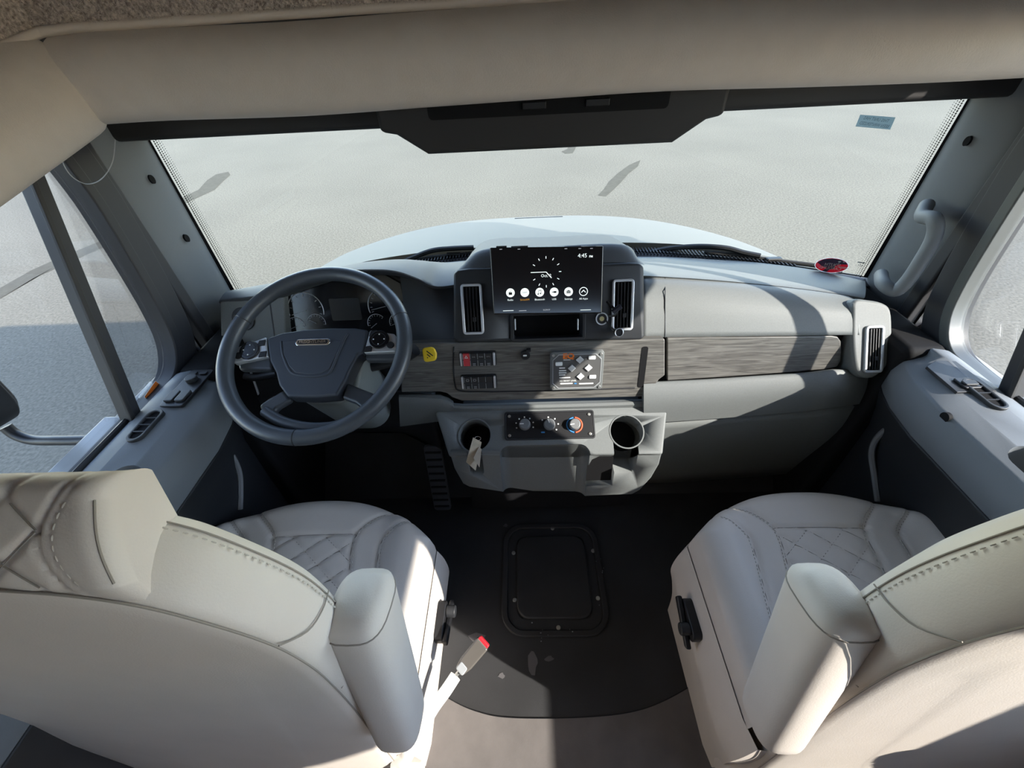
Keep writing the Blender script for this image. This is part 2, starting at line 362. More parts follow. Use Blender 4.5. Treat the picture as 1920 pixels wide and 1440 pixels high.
# floor
fl = setting('floor', (0, .4, 0), 'black rubber cab floor, scuffed near the step')
slab('rubber_floor', [(-.96, -.3, 0), (.96, -.3, 0), (.96, .86, 0), (-.96, .86, 0)], (0, 0, -.06), M['rubber'], fl)
slab('rubber_floor', [(-.96, .86, 0), (.96, .86, 0), (.96, 1.17, .30), (-.96, 1.17, .30)], (0, .03, -.06), M['rubber'], fl)
slab('coach_floor', [(-1.25, -4.2, 0), (1.25, -4.2, 0), (1.25, -.3, 0), (-1.25, -.3, 0)], (0, 0, -.06), M['wall'], fl)
arc = smoothpath([pt(x, y, Z=.001) for x, y in ((780, 1265), (845, 1312), (900, 1336), (960, 1346), (1080, 1346), (1180, 1336), (1250, 1312), (1330, 1265))], 6)
arc = [(-.50, .10, 0)]+[p for p in arc]+[(.52, .10, 0)]
slab('step_mat', [(p[0], p[1], .0035) for p in arc]+[(.60, -.3, .0035), (-.60, -.3, .0035)], (0, 0, -.003), mat('worn_step_mat', (.135, .122, .118), .7, .3, bump=(300, .3, .001), var=.12, vscale=14), fl)
tube('floor_seam', [(p[0], p[1], .003) for p in arc[1:-1]], .0012, M['black'], fl, 5)
for x, y, sx, sy in ((998, 1243, 9, 15), (940, 1267, 6, 4), (1030, 1235, 8, 4), (895, 1195, 14, 7), (948, 985, 5, 4)):
    c = pt(x, y, Z=.0012); n_ = 11
    V = [c+Vector((math.cos(i*2*math.pi/n_)*sx*.0018*rng.uniform(.6, 1.2), math.sin(i*2*math.pi/n_)*sy*.0018*rng.uniform(.6, 1.2), 0)) for i in range(n_)]
    mesh('scuff_mark', V, [tuple(range(n_))], mat('scuff', (.10, .095, .10), .8, .2), fl, smooth=False)
wf = setting('wall_front', (0, 1.16, .3), 'dark firewall under the dashboard')
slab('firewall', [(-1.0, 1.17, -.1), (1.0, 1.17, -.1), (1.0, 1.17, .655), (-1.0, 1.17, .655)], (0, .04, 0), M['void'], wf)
slab('tunnel_cover', [(-.27, .80, .02), (.30, .80, .02), (.27, .86, .50), (-.25, .86, .50)], (0, .2, 0), M['black'], wf)

# ---- windshield
ws = setting('window_1', (0, 1.2, .74), 'wide windshield looking down on sunlit asphalt')
def wsp(x, t, k=0):                                          # t 0 bottom .. 1 top
    a = x/.97; Yb = 1.38-.275*a*a; Yt = 1.24-.13*a*a; zb = .735; zt = 1.27
    return Vector((x, Yb+(Yt-Yb)*t-k, zb+(zt-zb)*t))
xs = [-.97+1.94*i/24 for i in range(25)]
sheet('pane', [[wsp(x, t) for x in xs] for t in (0, .25, .5, .75, 1)], M['glass'], ws, nu=1, nv=1)
for s in (-1, 1):
    mesh('frit_band', [wsp(s*x, t, .004) for t in np.linspace(0, 1, 9) for x in (.972, .948)], [(2*i, 2*i+1, 2*i+3, 2*i+2) for i in range(8)], M['void'], ws)
    parts = []
    for r_, (dx, rad) in enumerate(((.0055, .0021), (.0105, .0017), (.0155, .0013), (.020, .0009))):
        for i in range(110):
            t = (i+.5*(r_ % 2))/110; c = wsp(s*(.948-dx), t, .004); tu = Vector((1, 0, 0)); tv = (wsp(s*.94, t+.01)-wsp(s*.94, t)).normalized()
            parts.append(([c+tu*(rad*math.cos(k*math.pi/3))+tv*(rad*math.sin(k*math.pi/3)) for k in range(6)], [(0, 1, 2, 3, 4, 5)]))
    V, F = join(parts); o = mesh('frit_dots', V, F, M['void'], ws, smooth=False, fix=False); o['kind'] = 'stuff'
mesh('frit_band', [wsp(x, t, .004) for x in xs for t in (0, .006)], [(2*i, 2*i+1, 2*i+3, 2*i+2) for i in range(24)], M['void'], ws)

# ---- pillars, doors, side windows
OPEN = [(.872, 1.22), (.880, 1.12), (.876, 1.05), (.865, .95), (.85, .85), (.828, .775), (.785, .725), (.72, .712), (.55, .712), (.36, .712), (.28, .718), (.25, .75), (.245, .9), (.25, 1.15), (.27, 1.27), (.33, 1.315), (.5, 1.325), (.80, 1.32), (.85, 1.29)]
OPEN = [tuple(p) for p in smoothpath(OPEN, 4, True)]
def grow(P, d):
    out = []; n = len(P)
    for i in range(n):
        a, b = Vector(P[i-1]), Vector(P[(i+1) % n]); t = (b-a).normalized(); out.append((P[i][0]+t.y*(-d), P[i][1]+t.x*d))
    return out
area = sum(OPEN[i-1][0]*OPEN[i][1]-OPEN[i][0]*OPEN[i-1][1] for i in range(len(OPEN)))
SG = 1 if area < 0 else -1
for s, side, who in ((-1, 'left', 'driver'), (1, 'right', 'passenger')):
    n_ = 1 if s < 0 else 2
    tr = setting('trim_%d' % n_, (s*.97, 1.0, .7), 'grey plastic windshield pillar trim on the %s side' % who)
    zs = [1.33, 1.24, 1.12, 1.0, .88, .78, .70, .62, .45]
    prof = [(.955, 1.12), (.948, 1.085), (.958, 1.04), (.978, .995), (1.0, .968)]
    sheet('pillar_trim', [[(s*(x+.012*(1.2-z)), y, z) for x, y in prof] for z in zs], M['pillar'], tr, nu=4, nv=2)
    sheet('pillar_channel', [[(s*x, y, z) for x, y in ((1.0, .968), (1.035, .96), (1.03, .94), (.995, .93))] for z in zs], M['black'], tr, nu=2, nv=2)
    for z_, k_ in ((1.10, .008), (.955, .005)):
        fr = Frame((s*.953, 1.055, z_), (s*.3, -.95, 0), (0, 0, 1)); prism('clip_hole', fr, circ(0, 0, .006, 16, .010), -.004, .006, M['void'], tr)
    dr = setting('door_%d' % n_, (s*.93, .3, 0), '%s door with wide window ledge, vent and pull pocket' % who)
    fr = Frame((s*.955, 0, 0), (0, 1, 0), (0, 0, 1))            # u=Y v=Z n=+X
    wo = -s
    ring('door_frame', fr, grow(OPEN, SG*.075), grow(OPEN, SG*.012), s*.0, s*.06, M['seal'], dr, bev=.006)
    ring('window_seal', fr, grow(OPEN, SG*.020), grow(OPEN, -SG*.004), s*-.008, s*.03, M['sealgrey'] if s > 0 else M['seal'], dr, bev=.004)
    box('rear_quarter', (s*.985, .065, .72), (.05, .32, 1.3), M['pillar'], dr, bev=.01)
    box('shut_panel', (s*.99, .955, .64), (.05, .04, 1.46), M['seal'], dr, bev=.008)
    # ledge and lower door panel: one profile swept along the door
    prof = [(.955, .716), (.935, .722), (.90, .728), (.84, .724), (.80, .708), (.785, .675), (.79, .62), (.815, .55), (.835, .48), (.845, .30), (.85, .06), (.96, .06)]
    fp = Frame((0, -.07, 0), (1, 0, 0), (0, 0, 1))             # n = -Y
    secs = [(-.07, 0), (.45, 0), (.60, 0), (.69, .018), (.745, .042), (.78, .062)]
    def swept(nm, pr, m_):
        n_p = len(pr); V = [Vector((s*min(x+dx*(1 if x < .88 else 0), .955), y, z-dx*.25*(1 if x < .88 else 0))) for y, dx in secs for x, z in pr]
        F = [(k*n_p+i, k*n_p+(i+1) % n_p, (k+1)*n_p+(i+1) % n_p, (k+1)*n_p+i) for k in range(len(secs)-1) for i in range(n_p)]+[tuple(range(n_p)), tuple((len(secs)-1)*n_p+i for i in range(n_p))]
        return mesh(nm, V, F, m_, dr, bev=.006)
    swept('lower_panel', prof[6:]+[(.955, .62)], M['dashdark'])
    o = swept('door_ledge', prof[:7]+[(.955, .62)], M['pillar'])
    cut1 = box('c1', (s*.845, .355, .70), (.060, .26, .13), None, None, bev=.028, seg=5)
    apply(o, (apply(cut1),))
    box('pull_pocket', (s*.845, .355, .632), (.064, .265, .01), M['void'], dr)
    # door vent in the ledge
    yv = .588 if s < 0 else .618
    fv = Frame((s*.888, yv, .7275), (0, 1, 0), (-s, 0, 0)); fv = fv if fv.n.z > 0 else Frame((s*.888, yv, .7275), (0, -1, 0), (-s, 0, 0))
    v = ring('door_vent', fv, rrect(0, 0, .094, .036, .018, 6), rrect(0, 0, .080, .024, .012, 6), -.006, .006, M['dashdark'], dr, bev=.002)
    prism('vent_cavity', fv, rrect(0, 0, .082, .026, .012, 6), -.004, .0015, M['void'], v)
    for i in range(3): box('vent_fin', fv.P(-.02+.02*i, 0, .003), (.002, .024, .005) if abs(fv.u.x) > .5 else (.024, .002, .005), M['stack'], v)
    # window glass and divider bar
    wn = setting('window_%d' % (n_+1), (s*.975, .4, .71), '%s door window' % who)
    prism('pane', Frame((s*.975, 0, 0), (0, 1, 0), (0, 0, 1)), OPEN, -.002, .002, M['sideglass'], wn, smooth=False)
    a, b = Vector((s*.962, .628, .71)), Vector((s*.962, .845, 1.28)); d = (b-a).normalized(); q = d.cross(Vector((1, 0, 0))).normalized()
    Mx = Matrix((Vector((1, 0, 0)), q, d)).transposed()
    box('divider_bar', (a+b)/2, (.030, .030, (b-a).length), M['seal'], wn, bev=.005, M=Mx)
    box('divider_lip', (a+b)/2+q*.012*(1 if q.y < 0 else -1)+Vector((-s*.014, 0, 0)), (.008, .010, (b-a).length), M['header'], wn, bev=.002, M=Mx)
    tube('belt_strip', [(s*.962, .27, .716), (s*.962, .4, .716), (s*.962, .64, .716)], .007, M['black'], wn, 8)
    box('outer_sill', (s*1.012, .44, .700), (.05, .40, .02), M['white'], wn, bev=.006)
    box('side_skin', (s*1.03, .43, .2), (.03, 1.45, .98), M['white'], dr, bev=.01)
    # gray weather strip edge in the footwell
    px = [(418, 838), (436, 856), (449, 886), (451, 920), (450, 955)] if s < 0 else [(1672, 797), (1644, 822), (1634, 850), (1639, 890), (1646, 940)]
    tube('edge_strip', smoothpath([pt(x, y, X=s*.838) for x, y in px], 6), .007, mat('edge_grey', (.16, .16, .165), .5, .4), dr, 8)
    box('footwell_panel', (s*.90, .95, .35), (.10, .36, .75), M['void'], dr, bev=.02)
    slab('rear_jamb', [(s*.93, -.12, 0), (s*1.25, -.12, 0), (s*1.25, -.12, 1.36), (s*.93, -.12, 1.36)], (0, .04, 0), M['wall'], dr)
D1 = bpy.data.objects['door_1']; D2 = bpy.data.objects['door_2']
# driver switch panel
fs = Frame((-.872, .712, .7275), (0, -1, 0), (1, 0, 0))
sp = prism('switch_panel', fs, rrect(0, 0, .13, .056, .006, 3), -.006, .002, M['black'], D1, bev=.002)
for i in range(2): prism('window_switch', fs, rrect(.035, -.013+.026*i, .036, .022, .004, 3), .002, .008, M['stack'], sp, bev=.002)
prism('mirror_knob', fs, circ(-.022, 0, .013, 20), .002, .014, M['stack'], sp, bev=.002)
for i in range(2): prism('lock_switch', fs, rrect(-.048, -.013+.026*i, .012, .018, .003, 3), .002, .006, M['dashdark'], sp, bev=.001)
# passenger ledge inlay, switch and pull latch
fs2 = Frame((.888, .672, .7268), (0, 1, 0), (-1, 0, 0))
pp = prism('ledge_inlay', fs2, [(-.045, -.035), (.055, -.03), (.06, .01), (.04, .045), (-.045, .045)], -.006, .0008, M['stack'], D2, bev=.001)
prism('window_switch', fs2, rrect(-.022, .008, .032, .036, .004, 3), .0008, .006, M['black'], pp, bev=.002)
prism('switch_rocker', fs2, rrect(-.025, .008, .014, .028, .003, 3), .006, .010, M['stack'], pp, bev=.002)
fh = Frame(pt(1772, 782, X=.797), (0, 1, 0), (0, 0, 1)); prism('lock_hole', fh, circ(0, 0, .010, 18), -.0015, .006, M['void'], D2)
prism('lock_hole', Frame(pt(1782, 804, X=.799), (0, 1, 0), (0, 0, 1)), circ(0, 0, .006, 14), -.0015, .006, M['void'], D2)
tube('pocket_bar', smoothpath([pt(x, y, X=.825) for x, y in ((1818, 902), (1835, 925), (1856, 958), (1875, 985))], 5), .010, M['stack'], D2, 8)
# grab handle on the passenger pillar
T2 = bpy.data.objects['trim_2']
gh = smoothpath([pt(1738, 384, Y=1.04), pt(1730, 405, Y=1.0), pt(1752, 412, Y=.955), pt(1751, 445, Y=.935), pt(1725, 492, Y=.92), pt(1700, 528, Y=.915), pt(1678, 545, Y=.92), pt(1656, 532, Y=.95), pt(1652, 515, Y=1.03)], 6)
tube('grab_handle', gh, .0155, M['pillar'], T2, 14)
# warning sticker on the driver window
st = tag(bpy.data.objects.new('warning_sticker', None), 'small orange and white warning sticker low on driver vent glass', 'sticker'); reg(st, pt(288, 735, X=-.970), None)
fst = Frame(pt(288, 735, X=-.970), pt(300, 712, X=-.970)-pt(277, 745, X=-.970), (0, -.5, 1))
fst = fst if fst.n.x > 0 else Frame(fst.o, -fst.u, fst.v)
prism('sticker_base', fst, rrect(0, 0, .050, .026, .002, 2), 0, .0006, M['print'], st); prism('sticker_band', fst, rrect(0, .006, .048, .013, .001, 2), .0006, .0010, M['orange'], st)
for i in range(3): prism('sticker_line', fst, rrect(0, -.0045-.003*i, .042, .0012, .0004, 1), .0006, .0010, M['printdim'], st)

# ---- overhead: header, overhead console, valances, carpeted bunk edge
hd = setting('trim_3', (0, 1.05, 1.19), 'dark header panel along the top of the windshield')
for a, b in ((-1.0, -.3375), (.3375, 1.0)):
    box('header_panel', ((a+b)/2, 1.10, 1.255), (b-a, .14, .145), M['header'], hd, bev=.012)
fo = Frame((0, .93, 0), (1, 0, 0), (0, 0, 1))
oc = [(-.337, 1.193), (-.305, 1.187), (-.248, 1.150), (.248, 1.150), (.305, 1.187), (.337, 1.193), (.337, 1.32), (-.337, 1.32)]
o = prism('overhead_console', fo, oc, 0, -.20, M['header'], hd, bev=.010)
prism('console_recess', fo, rrect(-.005, 1.235, .46, .05, .008, 3), -.003, .0012, M['void'], hd)
for x in (-.03, .09): box('sliding_latch', (x, .927, 1.226), (.045, .008, .012), M['black'], hd, bev=.002)
tube('visor_wire', smoothpath([pt(x, y, Y=.80) for x, y in ((112, 275), (118, 305), (132, 328), (150, 341), (166, 345), (184, 340), (200, 325), (212, 300), (216, 262))], 5), .0008, M['printdim'], hd, 6)
va = thing('windshield_valance', (0, .87, 1.24), 'padded beige vinyl valance across the top of the windshield', 'valance')
vx = [-.845, -.70, -.45, -.2, 0, .2, .45, .7, 1.0]
wob = [0, .001, -.003, .001, .004, .006, .001, -.002, 0]
sheet('padding', [[(x, y+.0, z+w_) for x, w_ in zip(vx, wob)] for y, z in ((.93, 1.262), (.90, 1.243), (.872, 1.238), (.848, 1.252), (.838, 1.285), (.846, 1.325), (.868, 1.352), (.90, 1.366))], M['valance'], va, nu=4, nv=4)
def sideval(name, s, y0, y1, lab):
    t = thing(name, (s*.86, (y0+y1)/2, 1.2), lab, 'valance')
    yy = [y0+.004, y0, y0-.012, y0-.04, (y0+y1)/2, y1]; ins = [.12, .045, .012, 0, 0, 0]
    rows = []
    for x, k in ((.94, 0.02), (.89, 0), (.852, -.008), (.820, .006), (.804, .045), (.812, .085), (.845, .115), (.90, .130)):
        rows.append([(s*(x+i*(1 if x < .88 else .3)), y, (1.248-.20*(.90-y))*(1-k/.13*0)+(k-.012)*(1)+(0) if k < .1 else 1.378-.20*(.9-y)+(k-.13)) for y, i in zip(yy, ins)])
    sheet('padding', rows, M['valance'], t, nu=5, nv=4); return t
sideval('side_valance', -1, .868, -.2, 'padded beige vinyl valance over the driver window')
cb = setting('trim_4', (0, .9, 1.38), 'brown carpeted edge of the bunk over the cab')
path = [(-.93, .45, 1.285), (-.90, .70, 1.326), (-.875, .83, 1.352), (-.85, .885, 1.368), (-.80, .897, 1.371), (-.3, .897, 1.373), (.2, .897, 1.373), (1.0, .897, 1.371)]
tube('edging_strip', path, .0075, M['edging'], cb, 10)
def board(a, b, h):
    V = []
    for k in range(9):
        for i in range(41):
            t = i/40; p = Vector(a).lerp(Vector(b), t); V.append(p+Vector((0, .02*(k/8)**2, h*k/8))+Vector((0, 1, 0))*rng.normal(0, .0015))
    return V, [(k*41+i, k*41+i+1, (k+1)*41+i+1, (k+1)*41+i) for k in range(8) for i in range(40)]
V, F = join([board((-.86, .894, 1.374), (1.0, .894, 1.378), .40)]); mesh('carpet_panel', V, F, M['carpet'], cb)
V, F = join([board((-.86, .892, 1.370), (-.95, .45, 1.295), .48), board((-.95, .45, 1.295), (-1.0, -.2, 1.25), .5)]); mesh('carpet_panel', V, F, M['carpet'], cb)
def pile(a, b, h, n):
    a, b = Vector(a), Vector(b); parts = []
    for i in range(n):
        p = a.lerp(b, rng.random())+Vector((0, -.001, h*rng.random()**1.0)); d = Vector((rng.normal(0, .5), -abs(rng.normal(.5, .3)), rng.normal(-.3, .5))).normalized()*.006; q = Vector((rng.normal(), 0, rng.normal())).normalized()*.0006
        parts.append(([p-q, p+q, p+d], [(0, 1, 2)]))
    return join(parts)
V, F = join([pile((-.86, .893, 1.376), (.15, .893, 1.378), .07, 9000), pile((-.86, .893, 1.372), (-.92, .60, 1.32), .12, 4000)])
o = mesh('carpet_pile', V, F, M['carpet'], cb, smooth=False, fix=False); o['kind'] = 'stuff'

# ================================================================== OUTSIDE THINGS
hood = thing('truck_hood', (0, 1.8, .5), 'white sloping truck hood in front of the windshield', 'hood')
V = []; nx, ny = 41, 26
for j in range(ny):
    for i in range(nx):
        a = -1+2*i/(nx-1); x = .90*a; yf = 2.42-.55*abs(a)**2.4; t = j/(ny-1); y = 1.39+(yf-1.39)*min(t/.86, 1)
        z = .755-.185*(y-1.39)-.075*(y-1.39)**2-.10*abs(a)**2.8
        if t > .86: k = (t-.86)/.14; z -= .30*k*k+.05*k; y += .05*math.sin(k*1.57)
        z -= .018*max(0, 1-abs(abs(a)-.62)/.08)*0
        V.append((x, y, z))
mesh('hood_panel', V, [(j*nx+i, j*nx+i+1, (j+1)*nx+i+1, (j+1)*nx+i) for j in range(ny-1) for i in range(nx-1)], M['hood'], hood)
for s in (-1, 1):
    slab('hood_side', [(s*.90, 1.39, .655), (s*.90, 1.87, .50), (s*.92, 1.87, -.5), (s*.92, 1.39, -.5)], (-s*.02, 0, 0), M['hood'], hood)
c0 = pt(1010, 408, Y=2.22); box('hood_slot', c0+Vector((0, 0, -.004)), (.26, .03, .012), M['black'], hood, M=Matrix.Rotation(R(-22), 3, 'X'), bev=.004)
cw = thing('cowl_panel', (0, 1.36, .72), 'black ribbed cowl strip under the wipers', 'cowl')
sheet('cowl_strip', [[(x, 1.375-.275*(x/.97)**2+dy, z) for x in xs] for dy, z in ((-.03, .722), (.01, .728), (.05, .722), (.06, .66))], M['grille'], cw, nu=1, nv=1)
parts = [box_g((x, 1.40-.275*(x/.97)**2, .731), .003, .05, .006) for x in np.linspace(-.80, .80, 150)]
V, F = join(parts); o = mesh('cowl_ribs', V, F, M['dashdark'], cw, smooth=False, fix=False); o['kind'] = 'stuff'
def wiper(side, arm, blade, lab):
    t = thing('wiper', arm[0], lab, 'wiper')
    tube('arm', smoothpath(arm, 5), .009, M['black'], t, 8); tube('blade', smoothpath(blade, 5), .007, M['header'], t, 8)
    mid = blade[len(blade)//2]; box('clip', mid, (.05, .02, .018), M['black'], t, bev=.004)
def wp(x, y, d=0):                                             # just outside the glass
    Y = 1.3
    for _ in range(12): Y = 1.40-.275*(pt(x, y, Y=Y).x/.97)**2+.014+d
    return pt(x, y, Y=Y)
wiper('l', [wp(742, 498), wp(775, 483), wp(810, 470), wp(845, 466), wp(888, 464)], [wp(760, 496), wp(800, 484), wp(850, 479), wp(905, 473)], 'black wiper at the foot of the windshield on the driver half')
wiper('r', [wp(1215, 474), wp(1255, 466), wp(1310, 462), wp(1360, 465), wp(1395, 474), wp(1425, 480)], [wp(1320, 473), wp(1380, 478), wp(1450, 488), wp(1530, 498), wp(1580, 507)], 'black wiper at the foot of the windshield on the passenger half')
mr = thing('side_mirror', (-1.3, .66, .68), 'black-framed exterior mirror on an arm outside the driver window', 'mirror')
cn = pt(50, 792, Y=.64); fm = Frame((cn.x-.140, .64, cn.z+.235), (1, -.12, 0), (0, .10, 1))
ring('mirror_frame', fm, rrect(0, 0, .31, .46, .075, 8), rrect(0, 0, .275, .425, .060, 8), -.05, .012, M['black'], mr, bev=.006)
prism('mirror_back', fm, rrect(0, 0, .29, .44, .065, 8), -.06, -.02, M['black'], mr, bev=.01)
prism('mirror_glass', fm, rrect(0, .055, .272, .31, .05, 8), -.012, -.006, M['mirror'], mr); prism('convex_glass', fm, rrect(0, -.162, .272, .092, .04, 8), -.012, -.004, M['mirror'], mr, bev=.003)
tube('mirror_arm', smoothpath([pt(10, 800, Y=.665), pt(30, 815, Y=.66), pt(62, 825, Y=.655), pt(110, 826, Y=.65), pt(160, 825, Y=.65), pt(215, 823, Y=.65)], 6), .0125, M['black'], mr, 12)

# ================================================================== DASHBOARD
da = thing('dashboard', (0, .95, .5), 'grey moulded dashboard with woodgrain trim spanning the cab', 'dashboard')
def rowpx(xs_, ys_, Ys_): return [pt(x, y, Y=Y) for x, y, Y in zip(xs_, ys_, Ys_)]
# --- right half skins
cx = [1195, 1252, 1330, 1420, 1510, 1580, 1622]
top_far = rowpx(cx, [481, 482, 486, 492, 503, 517, 527], [1.33, 1.31, 1.275, 1.235, 1.18, 1.13, 1.09])
ledge = rowpx(cx, [513, 516, 521, 529, 539, 549, 556], [.995, .99, .985, .98, .97, .955, .945])
top_mid = [(a+b)/2+Vector((0, 0, .004)) for a, b in zip(top_far, ledge)]
sheet('dash_top_pad', [top_far, top_mid, ledge, [p+Vector((0, .002, -.012)) for p in ledge]], M['dash'], da, nu=4, nv=4)
cx2 = [1205, 1252, 1330, 1420, 1510, 1580, 1600, 1612]
face = [rowpx(cx2, [518, 520, 525, 533, 543, 553, 560, 566], [.99, .985, .98, .972, .962, .948, .935, .925]),
        rowpx(cx2, [533, 535, 539, 546, 555, 564, 570, 576], [.955, .95, .945, .938, .93, .92, .91, .90]),
        rowpx(cx2, [575, 575, 577, 580, 583, 586, 590, 594], [.905, .905, .90, .895, .89, .885, .88, .875]),
        rowpx(cx2, [634, 632, 631, 630, 629, 628, 628, 628], [.862, .862, .86, .857, .853, .85, .848, .845])]
sheet('dash_face', face, M['dash'], da, thick=.02, nu=4, nv=4)
tube('panel_gap', [pt(1247, y, Y=Y-.001) for y, Y in ((520, .985), (545, .934), (575, .905), (633, .862))], .0012, M['black'], da, 5)
# strip beside the woodgrain, then the woodgrain insert itself
cx3 = [1207, 1252, 1330, 1420, 1510, 1586]
sheet('insert_recess', [rowpx(cx3, [632, 630, 629, 628, 627, 626], [.870]*6), rowpx(cx3, [720, 718, 714, 708, 702, 696], [.845]*6)], M['black'], da, thick=.01, nu=2, nv=2)
fw = yz(1400, 632, .853, 706, .823)
wpx = [(1251, 634), (1330, 633), (1420, 632), (1500, 631), (1560, 630), (1571, 632), (1577, 640), (1578, 660), (1576, 678), (1570, 688), (1555, 692), (1500, 697), (1420, 703), (1330, 709), (1251, 714)]
prism('glove_trim', fw, [fw.uv(*p) for p in wpx], -.012, 0, M['wood'], da, bev=.003)
cx4 = [1207, 1252, 1330, 1420, 1510, 1580, 1668]
low = [rowpx(cx4, [716, 714, 710, 704, 698, 692, 708], [.826, .826, .825, .824, .822, .82, .85]),
       rowpx(cx4, [721, 719, 715, 709, 703, 697, 712], [.808, .808, .807, .806, .804, .802, .845]),
       rowpx(cx4, [756, 753, 748, 742, 735, 729, 728], [.782, .782, .782, .782, .780, .778, .84]),
       rowpx(cx4, [793, 791, 786, 779, 771, 762, 750], [.778, .778, .778, .778, .778, .778, .835])]
sheet('knee_pad', low, M['dash'], da, thick=.02, nu=4, nv=4, bev=.004)
low2 = [rowpx(cx4, [796, 794, 789, 782, 774, 765, 753], [.792]*6+[.84]), rowpx(cx4, [840, 838, 833, 826, 818, 809, 790], [.80]*6+[.85]), rowpx(cx4, [905, 905, 900, 893, 885, 876, 868], [.86]*7)]
sheet('lower_panel', low2, M['dash'], da, thick=.02, nu=3, nv=3)
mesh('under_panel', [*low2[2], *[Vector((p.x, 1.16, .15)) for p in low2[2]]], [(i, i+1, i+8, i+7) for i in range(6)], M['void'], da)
# --- passenger end pod with its vent
fpod = yz(1638, 566, .895, 706, .782)
ppx = [(1602, 562), (1630, 562), (1658, 568), (1672, 582), (1675, 620), (1674, 668), (1662, 690), (1640, 708), (1618, 706), (1604, 690), (1598, 640), (1598, 590)]
prism('end_pod', fpod, [tuple(p) for p in smoothpath([fpod.uv(*q) for q in ppx], 3, True)], -.14, 0, M['dash'], da, bev=.016, seg=5)
def vent(fr, u, v, w_, h, ang=0, tilt=0, nslat=4, bright=M['silver'], parent=da, base=0.0):
    t = .007
    vr = rring('air_vent', fr, u, v, w_+2*t, h+2*t, .009, t, base-.012, base+.006, bright, parent, bev=.0022)
    prism('vent_cavity', fr, rrect(u, v, w_+.003, h+.003, .004, 3), base-.012, base+.0006, M['void'], vr)
    for i in range(nslat):
        x = u-w_/2+w_*(i+1)/(nslat+1)
        mesh('slat', *box_g(fr.P(x, v, base+.002), .0016, h*.97, .006, Matrix((fr.u, fr.v, fr.n)).transposed()), M['dashdark'], vr, smooth=False)
    mesh('vent_tab', *box_g(fr.P(u+w_*.1, v-h*.22, base+.005), w_*.22, h*.10, .006, Matrix((fr.u, fr.v, fr.n)).transposed()), M['black'], vr, bev=.001)
    return vr
u0 = fpod.uv(1637, 655)
vent(fpod, u0[0], u0[1], .032, .105)
# --- centre stack
CS = yz(1030, 495, .930, 640, .840)
def cs(x, y): return CS.uv(x, y)
csx = [(850, 512), (858, 506), (880, 503), (1180, 492), (1200, 493), (1208, 500), (1209, 630), (1205, 637), (860, 643), (850, 637)]
stack = prism('centre_stack', CS, [cs(*p) for p in csx], -.16, 0, M['stack'], da, bev=.010, seg=4)
slot0, slot1 = cs(962, 592), cs(1092, 632)
ctr = ((slot0[0]+slot1[0])/2, (slot0[1]+slot1[1])/2)
cutb = prism('cut', CS, rrect(ctr[0], ctr[1]+.005, slot1[0]-slot0[0], slot0[1]-slot1[1]+.01, .006, 3), -.06, .02, None)
apply(stack, (apply(cutb),))
rring('pocket_rim', CS, ctr[0], ctr[1], slot1[0]-slot0[0]+.016, slot0[1]-slot1[1]+.014, .010, .008, -.004, .003, M['dashdark'], da, bev=.002)
prism('pocket_back', CS, rrect(ctr[0], ctr[1], .19, .075, .004, 2), -.062, -.055, M['void'], da)
for x in (966, 1083):
    a = cs(x, 605); mesh('pocket_rib', *box_g(CS.P(a[0], a[1]-.004, .004), .003, .028, .006, Matrix((CS.u, CS.v, CS.n)).transposed()), M['silver'], da, bev=.001)
a = cs(886, 580); vent(CS, a[0], a[1], .040, .112); a = cs(1167, 572); vent(CS, a[0], a[1], .040, .112)
# hump on top of the stack
def hp(x, y, Y): return pt(x, y, Y=Y)
tb = [hp(848, 512, .935), hp(900, 502, .935), hp(1030, 497, .935), (hp(1165, 492, .935)), hp(1209, 497, .935)]
tm = [hp(866, 497, .975), hp(905, 470, .975), hp(1030, 464, .975), hp(1165, 460, .975), hp(1196, 485, .975)]
tt = [hp(872, 492, 1.02), hp(910, 466, 1.02), hp(1030, 461, 1.02), hp(1162, 457, 1.02), hp(1190, 480, 1.02)]
te = [Vector((p.x, 1.20, p.z-.05)) for p in tt]
sheet('stack_hood', [tb, tm, tt, te], M['hooddark'], da, nu=6, nv=5)
# --- left half: top, binnacle, instrument panel
bx = [412, 470, 520, 570, 640, 700, 745, 785, 815, 850, 880]
by = [562, 553, 546, 528, 507, 502, 505, 518, 532, 530, 520]
bY = [.985, .975, .965, .945, .935, .935, .935, .945, .965, .985, 1.0]
lip = rowpx(bx, by, bY)
back = [Vector((p.x*1.02, 1.33-.22*(p.x/.95)**2, .742)) for p in lip]
midr = [a.lerp(b, .4)+Vector((0, 0, .022)) for a, b in zip(lip, back)]
sheet('binnacle_hood', [back, midr, lip, [p+Vector((0, -.006, -.010)) for p in lip], [p+Vector((0, .012, -.026)) for p in lip]], M['hooddark'], da, nu=5, nv=4)
IC = yz(640, 530, 1.005, 660, .935)
icp = prism('instrument_panel', IC, [IC.uv(*p) for p in ((532, 548), (560, 530), (640, 512), (720, 512), (752, 530), (758, 560), (757, 660), (530, 660))], -.03, 0, M['gloss'], da, bev=.004)
